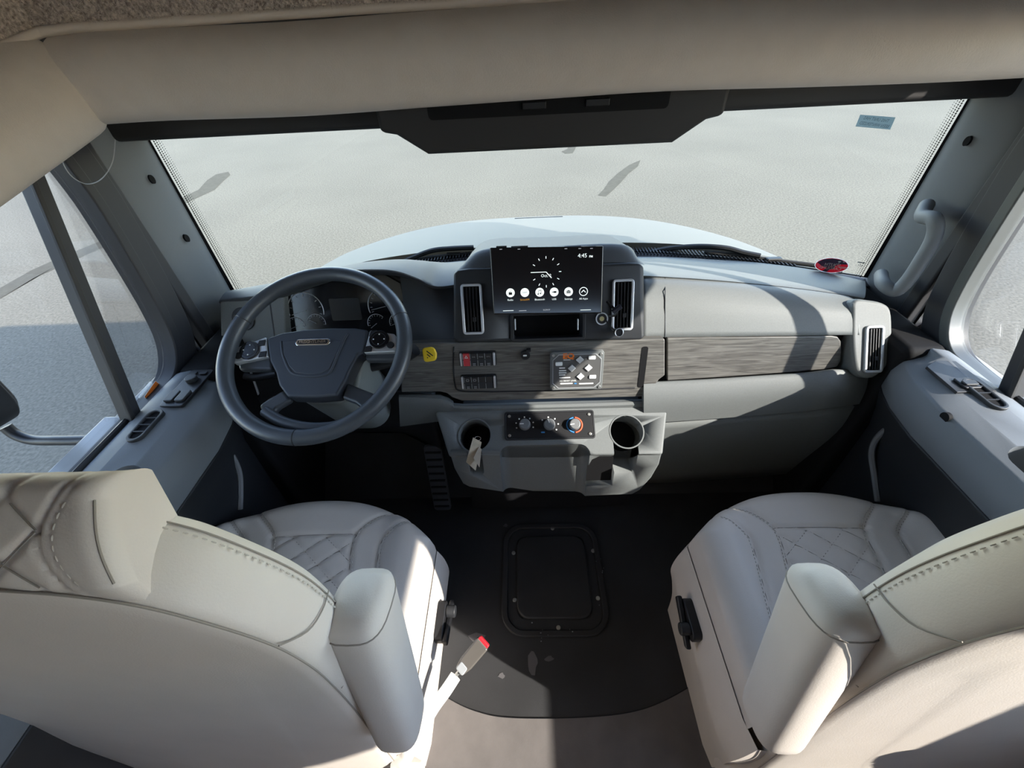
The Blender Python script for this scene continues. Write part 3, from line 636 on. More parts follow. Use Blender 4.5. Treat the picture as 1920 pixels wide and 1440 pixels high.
def gauge(x, y, r, a0, a1, needle):
    u, v = IC.uv(x, y); n_ = 36
    pts = [(u+r*math.cos(R(a0+(a1-a0)*i/n_)), v+r*math.sin(R(a0+(a1-a0)*i/n_))) for i in range(n_+1)]
    tube('gauge_arc', [IC.P(*p, .0012) for p in pts], .0011 if r > .03 else .0008, M['silver'], icp, 6)
    for i in range(9):
        a = R(a0+(a1-a0)*i/8); p = (u+r*.84*math.cos(a), v+r*.84*math.sin(a))
        mesh('gauge_mark', *box_g(IC.P(*p, .001), .0014, r*.12, .0008, Matrix((IC.u, IC.v, IC.n)).transposed() @ Matrix.Rotation(a-math.pi/2, 3, 'Z')), M['printdim'], icp, smooth=False)
    a = R(needle); tube('needle', [IC.P(u, v, .003), IC.P(u+r*.85*math.cos(a), v+r*.85*math.sin(a), .003)], .0008, M['printdim'], icp, 5)
gauge(574, 582, .050, -15, 195, 195); gauge(724, 574, .050, 60, 200, 192); gauge(556, 612, .026, 0, 170, 200); gauge(594, 606, .026, -10, 160, 150); gauge(707, 606, .026, 40, 195, 215); gauge(748, 604, .026, 80, 200, 200)
o = prism('info_display', IC, rrect(*IC.uv(648, 580), .085, .062, .004, 3), 0, .0012, M['black'], icp, bev=.001)
sheet('binnacle_side', [rowpx([748, 785, 815, 850, 880], [506, 519, 533, 531, 521], [.95, .952, .970, .989, 1.003]), rowpx([756, 795, 825, 852, 866], [570, 575, 580, 585, 590], [.955, .94, .93, .92, .92]), rowpx([757, 796, 825, 851, 866], [645, 643, 643, 642, 642], [.915, .895, .875, .862, .86])], M['stack'], da, nu=5, nv=5)
LP = yz(475, 562, .975, 650, .915)
prism('side_fascia', LP, [LP.uv(*p) for p in ((412, 566), (470, 557), (533, 549), (536, 650), (415, 655))], -.05, 0, M['dash'], da, bev=.004)
prism('fascia_seam', LP, [LP.uv(*p) for p in ((504, 560), (506, 560), (517, 640), (515, 640))], 0, .001, M['black'], da)
ls = LP.uv(457, 598); lk = prism('headlamp_switch', LP, circ(*ls, .032, 30), 0, .004, M['black'], da, bev=.002); prism('switch_knob', LP, circ(*ls, .019, 24), .004, .018, M['stack'], lk, bev=.003)
# band under the instruments with the driver-side vent
LB = yz(560, 650, .905, 740, .862)
prism('lower_band', LB, [LB.uv(*p) for p in ((415, 655), (536, 650), (750, 642), (752, 738), (700, 742), (418, 748))], -.04, 0, M['dashdark'], da, bev=.006)
a = LB.uv(462, 716); vent(LB, a[0], a[1], .040, .075, nslat=3)
kn = [rowpx([425, 520, 640, 752, 812], [748, 746, 744, 738, 742], [.855, .85, .845, .835, .82]), rowpx([430, 520, 640, 752, 815], [780, 785, 795, 800, 790], [.86, .85, .84, .82, .81]), rowpx([440, 520, 640, 756, 830], [800, 806, 812, 812, 850], [.95, .93, .91, .90, .86])]
sheet('knee_panel', kn, M['dashdark'], da, thick=.02, nu=4, nv=4)
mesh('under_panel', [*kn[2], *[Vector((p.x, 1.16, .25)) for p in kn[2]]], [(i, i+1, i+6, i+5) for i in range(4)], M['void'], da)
# --- woodgrain band of the centre
WD = yz(1030, 640, .842, 748, .800)
def wd(x, y): return WD.uv(x, y)
wo = [(752, 645), (850, 643), (1000, 641), (1247, 636), (1247, 704), (1236, 712), (1228, 724), (1219, 738), (1205, 744), (900, 752), (866, 752), (848, 746), (838, 738), (825, 735), (752, 736)]
prism('centre_trim', WD, [wd(*p) for p in wo], -.03, 0, M['wood'], da, bev=.004)
def ridge(pts, r, m_, nm):
    tube(nm, smoothpath([WD.P(*wd(*p), .0005) for p in pts], 5), r, m_, da, 6)
ridge([(851, 650), (850, 680), (853, 720), (862, 732), (900, 734), (1000, 733), (1190, 727)], .0022, M['dashdark'], 'trim_ridge')
a, b = wd(1199, 650), wd(1211, 726)
prism('trim_slot', WD, rrect((a[0]+b[0])/2, (a[1]+b[1])/2, .016, a[1]-b[1], .006, 4), -.001, .0012, M['void'], da)
sheet('lower_band', [rowpx([748, 826, 850, 868, 1030, 1210, 1222, 1250], [740, 740, 752, 757, 753, 748, 742, 718], [.812]*8), rowpx([748, 826, 850, 868, 1030, 1210, 1222, 1250], [752, 755, 762, 766, 764, 758, 754, 745], [.792]*8), rowpx([750, 826, 850, 868, 1030, 1210, 1222, 1250], [800, 790, 790, 790, 790, 790, 790, 800], [.805]*8)], M['dash'], da, nu=2, nv=3)
# switch banks
FW = Matrix((WD.u, WD.v, WD.n)).transposed()
for bi, (x, y) in enumerate(((896, 671), (898, 714))):
    u, v = wd(x, y); W_, H_ = .096, .040
    sb = prism('switch_bank', WD, rrect(u, v, W_, H_, .004, 3), 0, .006, M['black'], da, bev=.001)
    for s in (-1, 1): prism('end_cap', WD, rrect(u+s*(W_/2-.005), v, .006, H_-.004, .002, 2), .006, .012, M['silver'], sb, bev=.0015)
    for i in range(4):
        uu = u-.0285+i*.019
        mesh('rocker', [WD.P(uu+dx, v+dv, ww) for dx in (-.0085, .0085) for dv, ww in ((-.017, .006), (-.017, .0135), (0, .0095), (.017, .0125), (.017, .006))],
             [(0, 1, 2, 3, 4), (9, 8, 7, 6, 5), (0, 5, 6, 1), (1, 6, 7, 2), (2, 7, 8, 3), (3, 8, 9, 4), (4, 9, 5, 0)], M['red'] if bi == 0 and i == 0 else M['dashdark'], sb, bev=.0008, ang=20)
        for k in (-1, 1): mesh('rocker_edge', *box_g(WD.P(uu-.009, v+k*.0095, .0125), .0009, .015, .002, FW), M['printdim'], sb, smooth=False)
        if bi == 0 and i == 0:
            tri = [(uu+.0052*math.cos(R(90+120*q)), v+.008+.0052*math.sin(R(90+120*q))) for q in range(3)]; tri2 = [(uu+.003*math.cos(R(90+120*q)), v+.008+.003*math.sin(R(90+120*q))) for q in range(3)]
            ring('hazard_symbol', WD, tri, tri2, .0128, .0134, M['print'], sb)
        elif not (bi == 1 and i > 1):
            text('switch_print', {(0, 1): 'ICC', (0, 2): 'FOG', (0, 3): 'ETC', (1, 0): '◯', (1, 1): '▭'}.get((bi, i), ''), WD, uu+.0005, v+.0085, .0038, M['printdim'], sb, .0138) if bi == 0 else rring('switch_symbol', WD, uu, v+.0085, .008, .0065, .002, .001, .0128, .0136, M['printdim'], sb)
            for q in range(2): mesh('switch_line', *box_g(WD.P(uu+.0005, v-.0105-.0042*q, .0138), .0078, .0016, .0006, FW), M['printdim'], sb, smooth=False)
# ignition-like port and small clip
u, v = wd(985, 664); ig = prism('key_port', WD, circ(u, v, .0125, 26), 0, .009, M['black'], da, bev=.002); prism('key_slot', WD, rrect(u-.001, v, .010, .0042, .002, 3), .009, .010, M['print'], ig)
u, v = wd(991, 654); prism('small_clip', WD, rrect(u, v, .012, .006, .002, 2), 0, .014, M['black'], da, bev=.001)
# levelling keypad
a, b = wd(1031, 657), wd(1127, 725); ku, kv = (a[0]+b[0])/2, (a[1]+b[1])/2; KW, KH = b[0]-a[0], a[1]-b[1]
kp = prism('levelling_keypad', WD, rrect(ku, kv, KW, KH, .008, 4), 0, .014, M['dash'], da, bev=.002)
oc8 = [(ku+sx*(KW/2-.006-cxx), kv+sy*(KH/2-.006-cyy)) for sx, sy, cxx, cyy in ((1, 1, 0, .015), (1, 1, .015, 0), (-1, 1, .015, 0), (-1, 1, 0, .015), (-1, -1, 0, .015), (-1, -1, .015, 0), (1, -1, .015, 0), (1, -1, 0, .015))]
oc8i = [(ku+(x-ku)*.97, kv+(y-kv)*.955) for x, y in oc8]
ring('keypad_border', WD, oc8, oc8i, .013, .0152, M['printdim'], kp)
prism('keypad_face', WD, oc8i, .013, .0146, mat('keypad_grey', (.085, .085, .085), .5, .4), kp)
for sx in (-1, 1):
    for sy in (-1, 1): prism('keypad_screw', WD, circ(ku+sx*(KW/2-.008), kv+sy*(KH/2-.008), .004, 14), .014, .0165, M['screw'], kp, bev=.0008)
def kpx(x, y): return wd(x, y)
for x, y in ((1087, 674), (1072, 690), (1103, 689), (1088, 705)):
    u, v = WD.uv(x, y, .0146); prism('arrow_button', WD, [(u+.0105, v), (u, v+.0105), (u-.0105, v), (u, v-.0105)], .0146, .0185, mat('button_white', (.55, .56, .55), .5, .4), kp, bev=.001)
for x, y in ((1110, 670), (1048, 682), (1111, 706)):
    u, v = WD.uv(x, y, .0146); prism('keypad_button', WD, rrect(u, v, .018, .010, .002, 2), .0146, .0175, M['print'], kp, bev=.0008)
u, v = WD.uv(1066, 668, .0146); text('brand_letters', 'EQ', WD, u, v, .014, M['orange'], kp, .0152, bold=.04, sx=1.15)
prism('brand_bar', WD, rrect(u-.004, v-.010, .018, .0016, .0005, 1), .0146, .0152, M['print'], kp)
for i, (x, y, ln) in enumerate(((1054, 690, 12), (1055, 695, 15), (1055, 699, 16), (1054, 703, 13), (1059, 708, 23))):
    u, v = WD.uv(x, y, .0146); prism('keypad_line', WD, rrect(u, v, ln*.00125, .0030, .0006, 1), .0146, .0152, M['print'], kp)
u, v = WD.uv(1065, 714, .0146); text('keypad_title', 'EQ SMART LEVEL', WD, u, v, .0042, M['print'], kp, .0152, bold=.02)
for x, ln, m_ in ((1062, 26, 'print'), (1079, 5, 'knobblue'), (1099, 30, 'print')):
    u, v = WD.uv(x, 719, .0146); prism('keypad_line', WD, rrect(u, v, ln*.00125, .0036, .0006, 1), .0146, .0152, M[m_], kp)
# --- console with cup holders and climate controls
CN = yz(1030, 766, .795, 850, .690)
CF = yz(1030, 848, .692, 928, .672)
co = prism('console_top', CN, [CN.uv(*p) for p in ((816, 774), (822, 770), (1245, 761), (1252, 765), (1250, 780), (1243, 852), (842, 856))], -.16, 0, M['dash'], da, bev=.006, seg=4)
cf = prism('console_front', CF, [CF.uv(*p) for p in ((842, 848), (1243, 845), (1236, 872), (1222, 896), (1200, 920), (1185, 928), (1085, 932), (1000, 932), (880, 914), (868, 908), (852, 880))], -.16, 0, M['dash'], da, bev=.006, seg=4)
def vcyl(c, r, dep, nm='c'):
    ax = CN.n; f_ = Frame(c, (1, 0, 0), ax.cross(Vector((1, 0, 0)))); f_ = f_ if f_.n.dot(ax) > 0 else Frame(c, (1, 0, 0), -f_.v)
    return prism(nm, f_, circ(0, 0, r, 40), -dep, .06, None)
for tgt in (co, cf):
    cs_ = []
    for cxp, cyp, sx0, sx1, sy1 in ((890, 816, 874, 908, 888), (1175, 809, 1152, 1190, 884)):
        c = CN.P(*CN.uv(cxp, cyp)); cs_.append(apply(vcyl(c, .0445, .095)))
        p0, p1 = CF.uv(sx0, 840), CF.uv(sx1, sy1)
        cs_.append(apply(prism('c', CF, rrect((p0[0]+p1[0])/2, (p0[1]+p1[1])/2+.012, p1[0]-p0[0], p0[1]-p1[1]+.03, .010, 4), -.055, .05, None)))
    p0, p1 = CF.uv(1104, 852), CF.uv(1148, 910)
    if tgt is cf: cs_.append(apply(prism('c', CF, [(p0[0], p1[1]), (p1[0], p1[1]), (p1[0], p0[1]-.035), (p1[0]-.006, p0[1]-.008), ((p0[0]+p1[0])/2+.004, p0[1]), (p0[0]+.010, p0[1]-.020), (p0[0], p0[1]-.05)], -.10, .05, None)))
    q0, q1 = CF.uv(935, 838), CF.uv(1098, 940)
    qf = Frame(CF.P((q0[0]+q1[0])/2, (q0[1]+q1[1])/2, .012), CF.u, CF.v)
    cs_.append(apply(mesh('c', *box_g(qf.o, q1[0]-q0[0], q0[1]-q1[1], .07, Matrix((qf.u, qf.v, qf.n)).transposed()), None, None, bev=.03, seg=6)))
    apply(tgt, cs_)
p0, p1 = CF.uv(1105, 854), CF.uv(1147, 909)
prism('pocket_shade', CF, [(p0[0], p1[1]), (p1[0], p1[1]), (p1[0], p0[1]-.035), (p1[0]-.006, p0[1]-.008), ((p0[0]+p1[0])/2+.004, p0[1]), (p0[0]+.010, p0[1]-.020), (p0[0], p0[1]-.05)], -.095, -.018, M['void'], da)  # black fill stands in for the shade inside the open pocket
for cxp, cyp in ((890, 816), (1175, 809)):
    c = CN.P(*CN.uv(cxp, cyp)); ax = CN.n
    f_ = Frame(c-ax*.093, (1, 0, 0), ax.cross(Vector((1, 0, 0)))); prism('cup_floor', f_, circ(0, 0, .044, 32), -.002, .002, M['void'], da); fr3 = Frame(c, (1, 0, 0), CN.v); ring('cup_rim', fr3, circ(0, 0, .0475, 40), circ(0, 0, .0435, 40), -.004, .0012, M['dash'], da, bev=.001)
HV = CN.off(.0005)
a, b = HV.uv(949, 776), HV.uv(1113, 819); hu, hv = (a[0]+b[0])/2, (a[1]+b[1])/2
hp_ = prism('climate_panel', HV, rrect(hu, hv, b[0]-a[0], a[1]-b[1], .006, 4), -.002, .003, M['black'], da, bev=.001)
rring('climate_bezel', HV, hu, hv, b[0]-a[0]+.010, a[1]-b[1]+.010, .008, .005, -.002, .004, M['dashdark'], hp_, bev=.001)
for sx in (-1, 1):
    for sy in (-1, 1): prism('panel_screw', HV, circ(hu+sx*((b[0]-a[0])/2-.009), hv+sy*((a[1]-b[1])/2-.008), .0042, 14), .003, .0055, M['screw'], hp_, bev=.001)
knobm = mat('knob_grey', (.16, .165, .17), .4, .5)
for i, x in enumerate((984, 1030, 1077)):
    u, v = HV.uv(x, 797); k = prism('climate_knob', HV, circ(u, v, .0165, 30), .003, .022, knobm, hp_, bev=.003, sc=.88)
    a_ = (R(180), R(110), R(190))[i]; mesh('knob_pointer', *box_g(HV.P(u+.008*math.cos(a_), v+.008*math.sin(a_), .0225), .011, .0022, .0015, Matrix((HV.u, HV.v, HV.n)).transposed() @ Matrix.Rotation(a_, 3, 'Z')), M['print'], hp_, smooth=False)
    if i < 2:
        for q in range(7):
            an = R(-20+q*37) if i == 0 else R(-40+q*45)
            if i == 1 and q > 4: continue
            prism('dial_mark', HV, circ(u+.0245*math.cos(an), v+.0215*math.sin(an), .0022, 8), .003, .0036, M['print'], hp_)
    else:
        for a0, a1, m_ in ((95, 265, 'knobblue'), (-85, 85, 'knobred')):
            pts = [(u+.0205*math.cos(R(a0+(a1-a0)*j/14)), v+.0205*math.sin(R(a0+(a1-a0)*j/14))) for j in range(15)]
            tube('dial_arc', [HV.P(*p, .0035) for p in pts], .0022, M[m_], hp_, 6)
u, v = HV.uv(1018, 811); prism('ac_mark', HV, rrect(u, v, .010, .004, .001, 2), .003, .0036, M['knobblue'], hp_)
# power socket under the screen with its hanging cap
u, v = cs(1127, 597); ps = prism('power_socket', CS, circ(u, v, .016, 30), 0, .010, M['black'], da, bev=.002)
ring('socket_ring', CS, circ(u, v, .0155, 30), circ(u, v, .0125, 30), .009, .012, M['silver'], ps); prism('socket_core', CS, circ(u, v, .006, 16), .006, .0112, mat('brass', (.4, .36, .2), .4, .5, metal=.6), ps)
tube('cap_cord', smoothpath([CS.P(*cs(1134, 600), .012), CS.P(*cs(1142, 612), .022), CS.P(*cs(1150, 618), .02)], 5), .0022, M['black'], ps, 7)
prism('socket_cap', CS, circ(*cs(1156, 621), .010, 22), .008, .028, M['black'], ps, bev=.003); tube('cap_ring', [CS.P(u_, v_, .029) for u_, v_ in circ(*cs(1156, 621), .0098, 22)], .0012, M['silver'], ps, 6, True)
cl = thing('usb_cable', CS.P(*cs(1150, 580), .02), 'short black cable dangling from a plug over the right centre vent', 'cable')
tube('cord', smoothpath([CS.P(*cs(1136, 565), .010), CS.P(*cs(1144, 574), .02), CS.P(*cs(1152, 582), .028), CS.P(*cs(1148, 590), .024), CS.P(*cs(1140, 592), .012)], 6), .0030, M['black'], cl, 8)
tube('plug', [CS.P(*cs(1145, 584), .024), CS.P(*cs(1159, 573), .03)], .006, mat('plug_black', (.02, .022, .035), .3, .5), cl, 10)
# --- head unit
SC = yz(1026, 462, .902, 589, .838)
hu_ = thing('head_unit', SC.P(*SC.uv(1026, 525)), 'black touchscreen radio standing proud of the centre stack', 'display')
a, b, c, d = SC.uv(918, 464), SC.uv(1132, 461), SC.uv(1129, 588), SC.uv(925, 590)
body = prism('screen_body', SC, [a, b, c, d], -.022, 0, M['gloss'], hu_, bev=.0035)
prism('mount', SC, rrect((a[0]+b[0])/2, (a[1]+c[1])/2, .18, .10, .005, 3), -.07, -.018, M['black'], hu_)
def sc(x, y): return SC.uv(x, y)
def bar2(p, q, wd_, m_, nm, w_=.0006):
    p, q = Vector(p), Vector(q); t = (q-p).normalized(); n_ = Vector((-t.y, t.x))*wd_/2
    mesh(nm, [SC.P(*(p+n_), w_), SC.P(*(p-n_), w_), SC.P(*(q-n_), w_), SC.P(*(q+n_), w_)], [(0, 1, 2, 3)], M[m_], body, smooth=False)
cc = Vector(sc(1024, 510)); rr_ = .0320
for i in range(12):
    an = R(90-30*i)
    if i == 9: continue
    dv = Vector((math.cos(an), math.sin(an))); bar2(cc+dv*rr_*.93, cc+dv*rr_*1.10, .0016, 'lit', 'clock_tick')
bar2(cc, cc+Vector((-.036, 0)), .0016, 'lit', 'clock_hand'); bar2(cc, Vector(sc(1034, 521)), .0020, 'lit', 'clock_hand', .0008)
text('date_text', 'Oct. 2', SC, *sc(1024, 517), .0068, M['lit'], body, .0006)
text('time_text', '4:45', SC, *sc(1092, 479.5), .0090, M['lit'], body, .0006); text('time_text', 'PM', SC, *sc(1108, 481), .0048, M['lit'], body, .0006, bold=.02)
for i, (nm, x) in enumerate((('Radio', 957), ('SiriusXM', 984), ('Bluetooth', 1012), ('USB', 1039), ('Settings', 1066), ('All Apps', 1094))):
    u, v = sc(x, 549-.5*i); r_ = .0103
    if i < 5: prism('app_icon', SC, circ(u, v, r_, 30), .0002, .0007, M['lit'], body)
    else:
        ring('app_icon', SC, circ(u, v, r_, 30), circ(u, v, r_*.84, 30), .0002, .0007, M['lit'], body); bar2((u-.005, v-.002), (u+.0005, v+.0035), .0018, 'lit', 'app_chevron', .0009); bar2((u+.005, v-.002), (u-.0005, v+.0035), .0018, 'lit', 'app_chevron', .0009)
    if i == 0: bar2((u-.004, v-.0018), (u+.004, v-.0018), .006, 'black', 'icon_glyph', .001); bar2((u-.003, v+.0015), (u+.003, v+.0045), .0008, 'black', 'icon_glyph', .001)
    if i == 1: text('icon_glyph', 'SXM', SC, u, v, .0040, M['printdark'], body, .001)
    if i == 2:
        bar2((u-.0026, v-.004), (u-.0026, v+.004), .0009, 'black', 'icon_glyph', .001); bar2((u+.0030, v-.003), (u+.0030, v+.005), .0009, 'black', 'icon_glyph', .001); bar2((u-.0026, v+.004), (u+.0030, v+.005), .0012, 'black', 'icon_glyph', .001)
        for dx, dy in ((-.0038, -.004), (.0018, -.003)): prism('icon_glyph', SC, circ(u+dx, v+dy, .0016, 10), .0007, .001, M['black'], body)
    if i == 3: bar2((u-.005, v), (u-.001, v), .0018, 'black', 'icon_glyph', .001); bar2((u-.001, v), (u+.0052, v), .0042, 'black', 'icon_glyph', .001)
    if i == 4: bar2((u-.0048, v-.0005), (u+.0048, v-.0005), .0055, 'black', 'icon_glyph', .001); bar2((u-.0048, v-.0003), (u+.0048, v-.0003), .0008, 'lit', 'icon_glyph', .0012); bar2((u-.0022, v+.0032), (u+.0022, v+.0032), .0014, 'black', 'icon_glyph', .001)
    text('app_name', nm, SC, *sc(x, 562.5-.5*i), .0043, M['litorange' if i == 1 else 'lit'], body, .0006)
text('brand_text', 'SONY', SC, *sc(1025, 581), .0036, M['litdim'], body, .0006, sx=1.3)
for x, ln, m_ in ((953, 21, 'lit'), (980, 15, 'litdim'), (1098, 21, 'lit')):
    u, v = sc(x, 582.5 if x < 1000 else 581); bar2((u-ln*.0006, v), (u+ln*.0006, v), .0013, m_, 'touch_key')
for x in (939, 973, 1061, 1087, 1109): u, v = sc(x, 467.5-.01*(x-939)); bar2((u-.003, v), (u+.003, v), .0012, 'litdim', 'touch_key')
for x0, x1 in ((930, 950), (958, 990), (1058, 1090), (1100, 1118)): u, v = sc((x0+x1)/2, 463); mesh('top_key', *box_g(SC.P(u, v+.0005, -.008), (x1-x0)*.00122, .004, .010, Matrix((SC.u, SC.v, SC.n)).transposed()), M['black'], hu_, bev=.001)

# ================================================================== STEERING WHEEL AND CONTROLS
cW = pt(591, 655, Y=.737); BETA = R(27)
SW = Frame(cW, (1, 0, 0), (0, math.cos(BETA), math.sin(BETA)))
sw = thing('steering_wheel', cW, 'dark leather-wrapped four-spoke steering wheel', 'steering wheel')
RW = .2055
tube('rim', [SW.P(RW*math.cos(2*math.pi*i/96), RW*math.sin(2*math.pi*i/96)) for i in range(96)], .0175, M['leather'], sw, 16, True)
for an in (22, 156, 268):
    c = SW.P(RW*math.cos(R(an)), RW*math.sin(R(an))); tg = (SW.u*-math.sin(R(an))+SW.v*math.cos(R(an))); ra = SW.u*math.cos(R(an))+SW.v*math.sin(R(an))
    tube('rim_seam', [c+(ra*math.cos(t_)+SW.n*math.sin(t_))*.0176 for t_ in np.linspace(0, 2*math.pi, 19)[:-1]], .0009, M['black'], sw, 5, True)
HB = -.012
def su(x, y, w_=HB): return SW.uv(x, y, w_)
hubpx = [(500, 633), (530, 623), (570, 617), (620, 614), (665, 614), (690, 618), (687, 640), (682, 661), (672, 664), (660, 686), (648, 712), (632, 741), (590, 745), (538, 744), (522, 722), (516, 698), (505, 676), (502, 655)]
HB2 = HB
o = prism('airbag_cover', SW, [su(*p) for p in hubpx], -.055, HB, M['pad'], sw, bev=.010, seg=4)
tube('cover_crease', smoothpath([SW.P(*su(*p), HB-.0005) for p in ((527, 640), (530, 665), (540, 690), (552, 702), (580, 706), (606, 704), (620, 696), (632, 668), (644, 640), (652, 626))], 5), .003, M['pad'], sw, 8)
prism('cover_inset', SW, [su(*p) for p in ((530, 640), (590, 634), (642, 640), (630, 668), (618, 692), (604, 700), (580, 702), (554, 699), (542, 686), (532, 664))], HB-.006, HB+.0015, M['pad'], sw, bev=.002)
eu, ev = su(588, 643); em = prism('emblem', SW, rrect(eu, ev, .082, .0165, .008, 8), HB, HB+.005, M['chrome'], sw, bev=.0015)
prism('emblem_field', SW, rrect(eu, ev, .072, .0105, .005, 6), HB+.004, HB+.0055, M['black'], em); text('emblem_text', 'FREIGHTLINER', SW, eu, ev, .0072, M['chrome'], em, HB+.0062, bold=.02, sx=.98)
for nm, P, kx, ky, sub in (('l', [(434, 657), (444, 650), (498, 631), (502, 668), (438, 681), (433, 676)], 468, 657, ((447, 667), (490, 643), (492, 664))), ('r', [(693, 618), (738, 625), (743, 630), (744, 652), (741, 659), (681, 661)], 711, 637, ((732, 647), (699, 625), (690, 654)))):
    P2 = [su(*p) for p in P]; sp_ = prism('spoke_cover', SW, P2, -.04, HB-.001, M['silver'], sw, bev=.004)
    u, v = su(kx, ky); prism('control_pad', SW, circ(u, v, .0235, 34), HB-.002, HB+.003, M['gloss'], sp_, bev=.002)
    ring('pad_ring', SW, circ(u, v, .0165, 30), circ(u, v, .0155, 30), HB+.003, HB+.0035, M['stack'], sp_)
    for q in range(4): prism('pad_mark', SW, circ(u+.0125*math.cos(q*math.pi/2), v+.0125*math.sin(q*math.pi/2), .0016, 8), HB+.003, HB+.0037, M['print'], sp_)
    bu, bv = su(*sub[0]); prism('round_button', SW, circ(bu, bv, .0085, 22), HB-.002, HB+.002, M['black'], sp_, bev=.001)
    for q in (1, 2): bu, bv = su(*sub[q]); prism('corner_button', SW, [(bu-.008, bv-.008), (bu+.009, bv-.007), (bu+.009, bv+.008), (bu-.006, bv+.006)], HB-.002, HB+.0015, M['black'], sp_, bev=.001)
# spokes from the hub to the rim
for P in ([(436, 660), (505, 640), (505, 690), (440, 690)], [(745, 630), (680, 640), (680, 672), (745, 672)]):
    prism('spoke', SW, [su(*p) for p in P], -.045, HB-.012, M['leather'], sw, bev=.008)
for P in ([(476, 756), (496, 742), (524, 726), (540, 746), (512, 762), (502, 778), (484, 770)], [(644, 712), (668, 722), (704, 736), (692, 752), (680, 768), (660, 752), (634, 742)]):
    prism('lower_spoke', SW, [su(*p) for p in P], -.045, HB-.014, M['leather'], sw, bev=.008)
tube('lower_brace', smoothpath([SW.P(*su(*p, 0), -.012) for p in ((490, 768), (520, 786), (560, 797), (600, 799), (640, 792), (678, 768))], 6), .012, M['leather'], sw, 10)
# column and stalks
sc_ = thing('steering_column', SW.P(0, 0, -.16), 'grey steering column shroud behind the wheel', 'steering column')
colf = Frame(SW.P(.0, -.01, -.06), SW.u, SW.v)
prism('column_shroud', colf, rrect(0.01, -.02, .15, .16, .05, 6), -.24, 0, M['dash'], sc_, bev=.012)
prism('column_neck', colf, circ(0, 0, .045, 24), -.02, .02, M['black'], sc_)
tube('shift_stalk', smoothpath([pt(690, 690, Y=.80), pt(730, 680, Y=.80), pt(758, 668, Y=.80), pt(778, 655, Y=.80)], 5), [.012]*8+[.017]*8, M['dashdark'], sc_, 12)
tube('turn_stalk', smoothpath([pt(520, 700, Y=.82), pt(480, 708, Y=.82), pt(458, 705, Y=.82)], 5), .010, M['black'], sc_, 10)
fk = yz(806, 648, .80, 680, .775); ku2, kv2 = fk.uv(806, 664)
kb = thing('parking_brake_knob', fk.P(ku2, kv2), 'yellow parking brake knob on the dash right of the wheel', 'knob')
prism('knob_shaft', fk, circ(ku2-.004, kv2, .009, 18), -.07, 0, M['black'], kb)
kpts = [fk.uv(*p) for p in ((793, 655), (797, 652), (810, 650), (816, 653), (820, 662), (820, 672), (816, 676), (801, 679), (796, 676))]
prism('knob_cap', fk, kpts, 0, .012, M['yellow'], kb, bev=.004)
for p, q in (((802, 658), (814, 667)), ((803, 664), (809, 669)), ((803, 670), (805, 671))):
    a, b = Vector(fk.uv(*p)), Vector(fk.uv(*q)); t = (b-a).normalized(); n_ = Vector((-t.y, t.x))*.0012
    mesh('knob_print', [fk.P(*(a+n_), .0126), fk.P(*(a-n_), .0126), fk.P(*(b-n_), .0126), fk.P(*(b+n_), .0126)], [(0, 1, 2, 3)], M['black'], kb, smooth=False)
# pedal
pa = pt(835, 840, Z=.30); pb = pt(808, 955, Z=.03)
fpd = Frame((pa+pb)/2, (1, 0, 0), pa-pb); L_ = (pa-pb).length
pd = thing('accelerator_pedal', pb, 'black ribbed accelerator pedal in the driver footwell', 'pedal')
prism('pedal_plate', fpd, rrect(0, 0, .062, L_, .012, 4), -.015, 0, M['hooddark'], pd, bev=.003)
for i in range(9): prism('pedal_rib', fpd, rrect(0, -L_*.42+L_*.105*i, .054, .006, .002, 2), 0, .004, M['black'], pd)
# paper tag and key in the left cup holder
tg = thing('paper_tag', CN.P(*CN.uv(888, 850), .0), 'folded cream paper tag on a key standing in the cup holder', 'tag')
a, b, c, d = [pt(x, y, Y=Y) for x, y, Y in ((887, 820, .70), (903, 829, .70), (892, 882, .665), (874, 866, .665))]
slab('tag_leaf', [a, b, c, d], (.0, -.0012, .0006), M['paper'], tg)
a, b, c, d = [pt(x, y, Y=Y) for x, y, Y in ((898, 838, .69), (903, 842, .69), (899, 876, .655), (888, 858, .66))]
slab('tag_leaf', [a, b, c, d], (.0, -.0012, .0006), mat('tag_inner', (.33, .28, .22), .7, .3), tg)
tube('key_ring', [pt(896, 822, Y=.70)+Vector((.008*math.cos(t_), 0, .008*math.sin(t_))) for t_ in np.linspace(0, 2*math.pi, 17)[:-1]], .0009, M['chrome'], tg, 6, True)

# ================================================================== FLOOR HATCH AND BELT BUCKLE
a, b = pt(945, 985, Z=0), pt(1132, 1195, Z=0)
fh = Frame((.008, (a.y+b.y)/2, 0), (1, 0, 0), (0, 1, 0)); HW, HH = .325, abs(a.y-b.y)
ha = thing('floor_hatch', fh.o, 'rounded black rubber access hatch in the cab floor', 'hatch')
rring('hatch_ridge', fh, 0, 0, HW, HH, .07, .018, -.002, .010, M['rubber'], ha, bev=.004, n=8)
rring('hatch_flange', fh, 0, 0, HW-.036, HH-.036, .055, .030, -.002, .003, M['rubber'], ha, bev=.001, n=8)
prism('hatch_plate', fh, rrect(0, 0, HW-.094, HH-.094, .04, 8), -.002, .012, M['rubber'], ha, bev=.006)
for x, y in ((1036, 991), (963, 1037), (1112, 1033), (965, 1125), (1121, 1122), (1047, 1177)):
    u, v = fh.uv(x, y, .004); prism('hatch_screw', fh, circ(u, v, .0065, 16), .002, .008, M['screw'], ha, bev=.002)
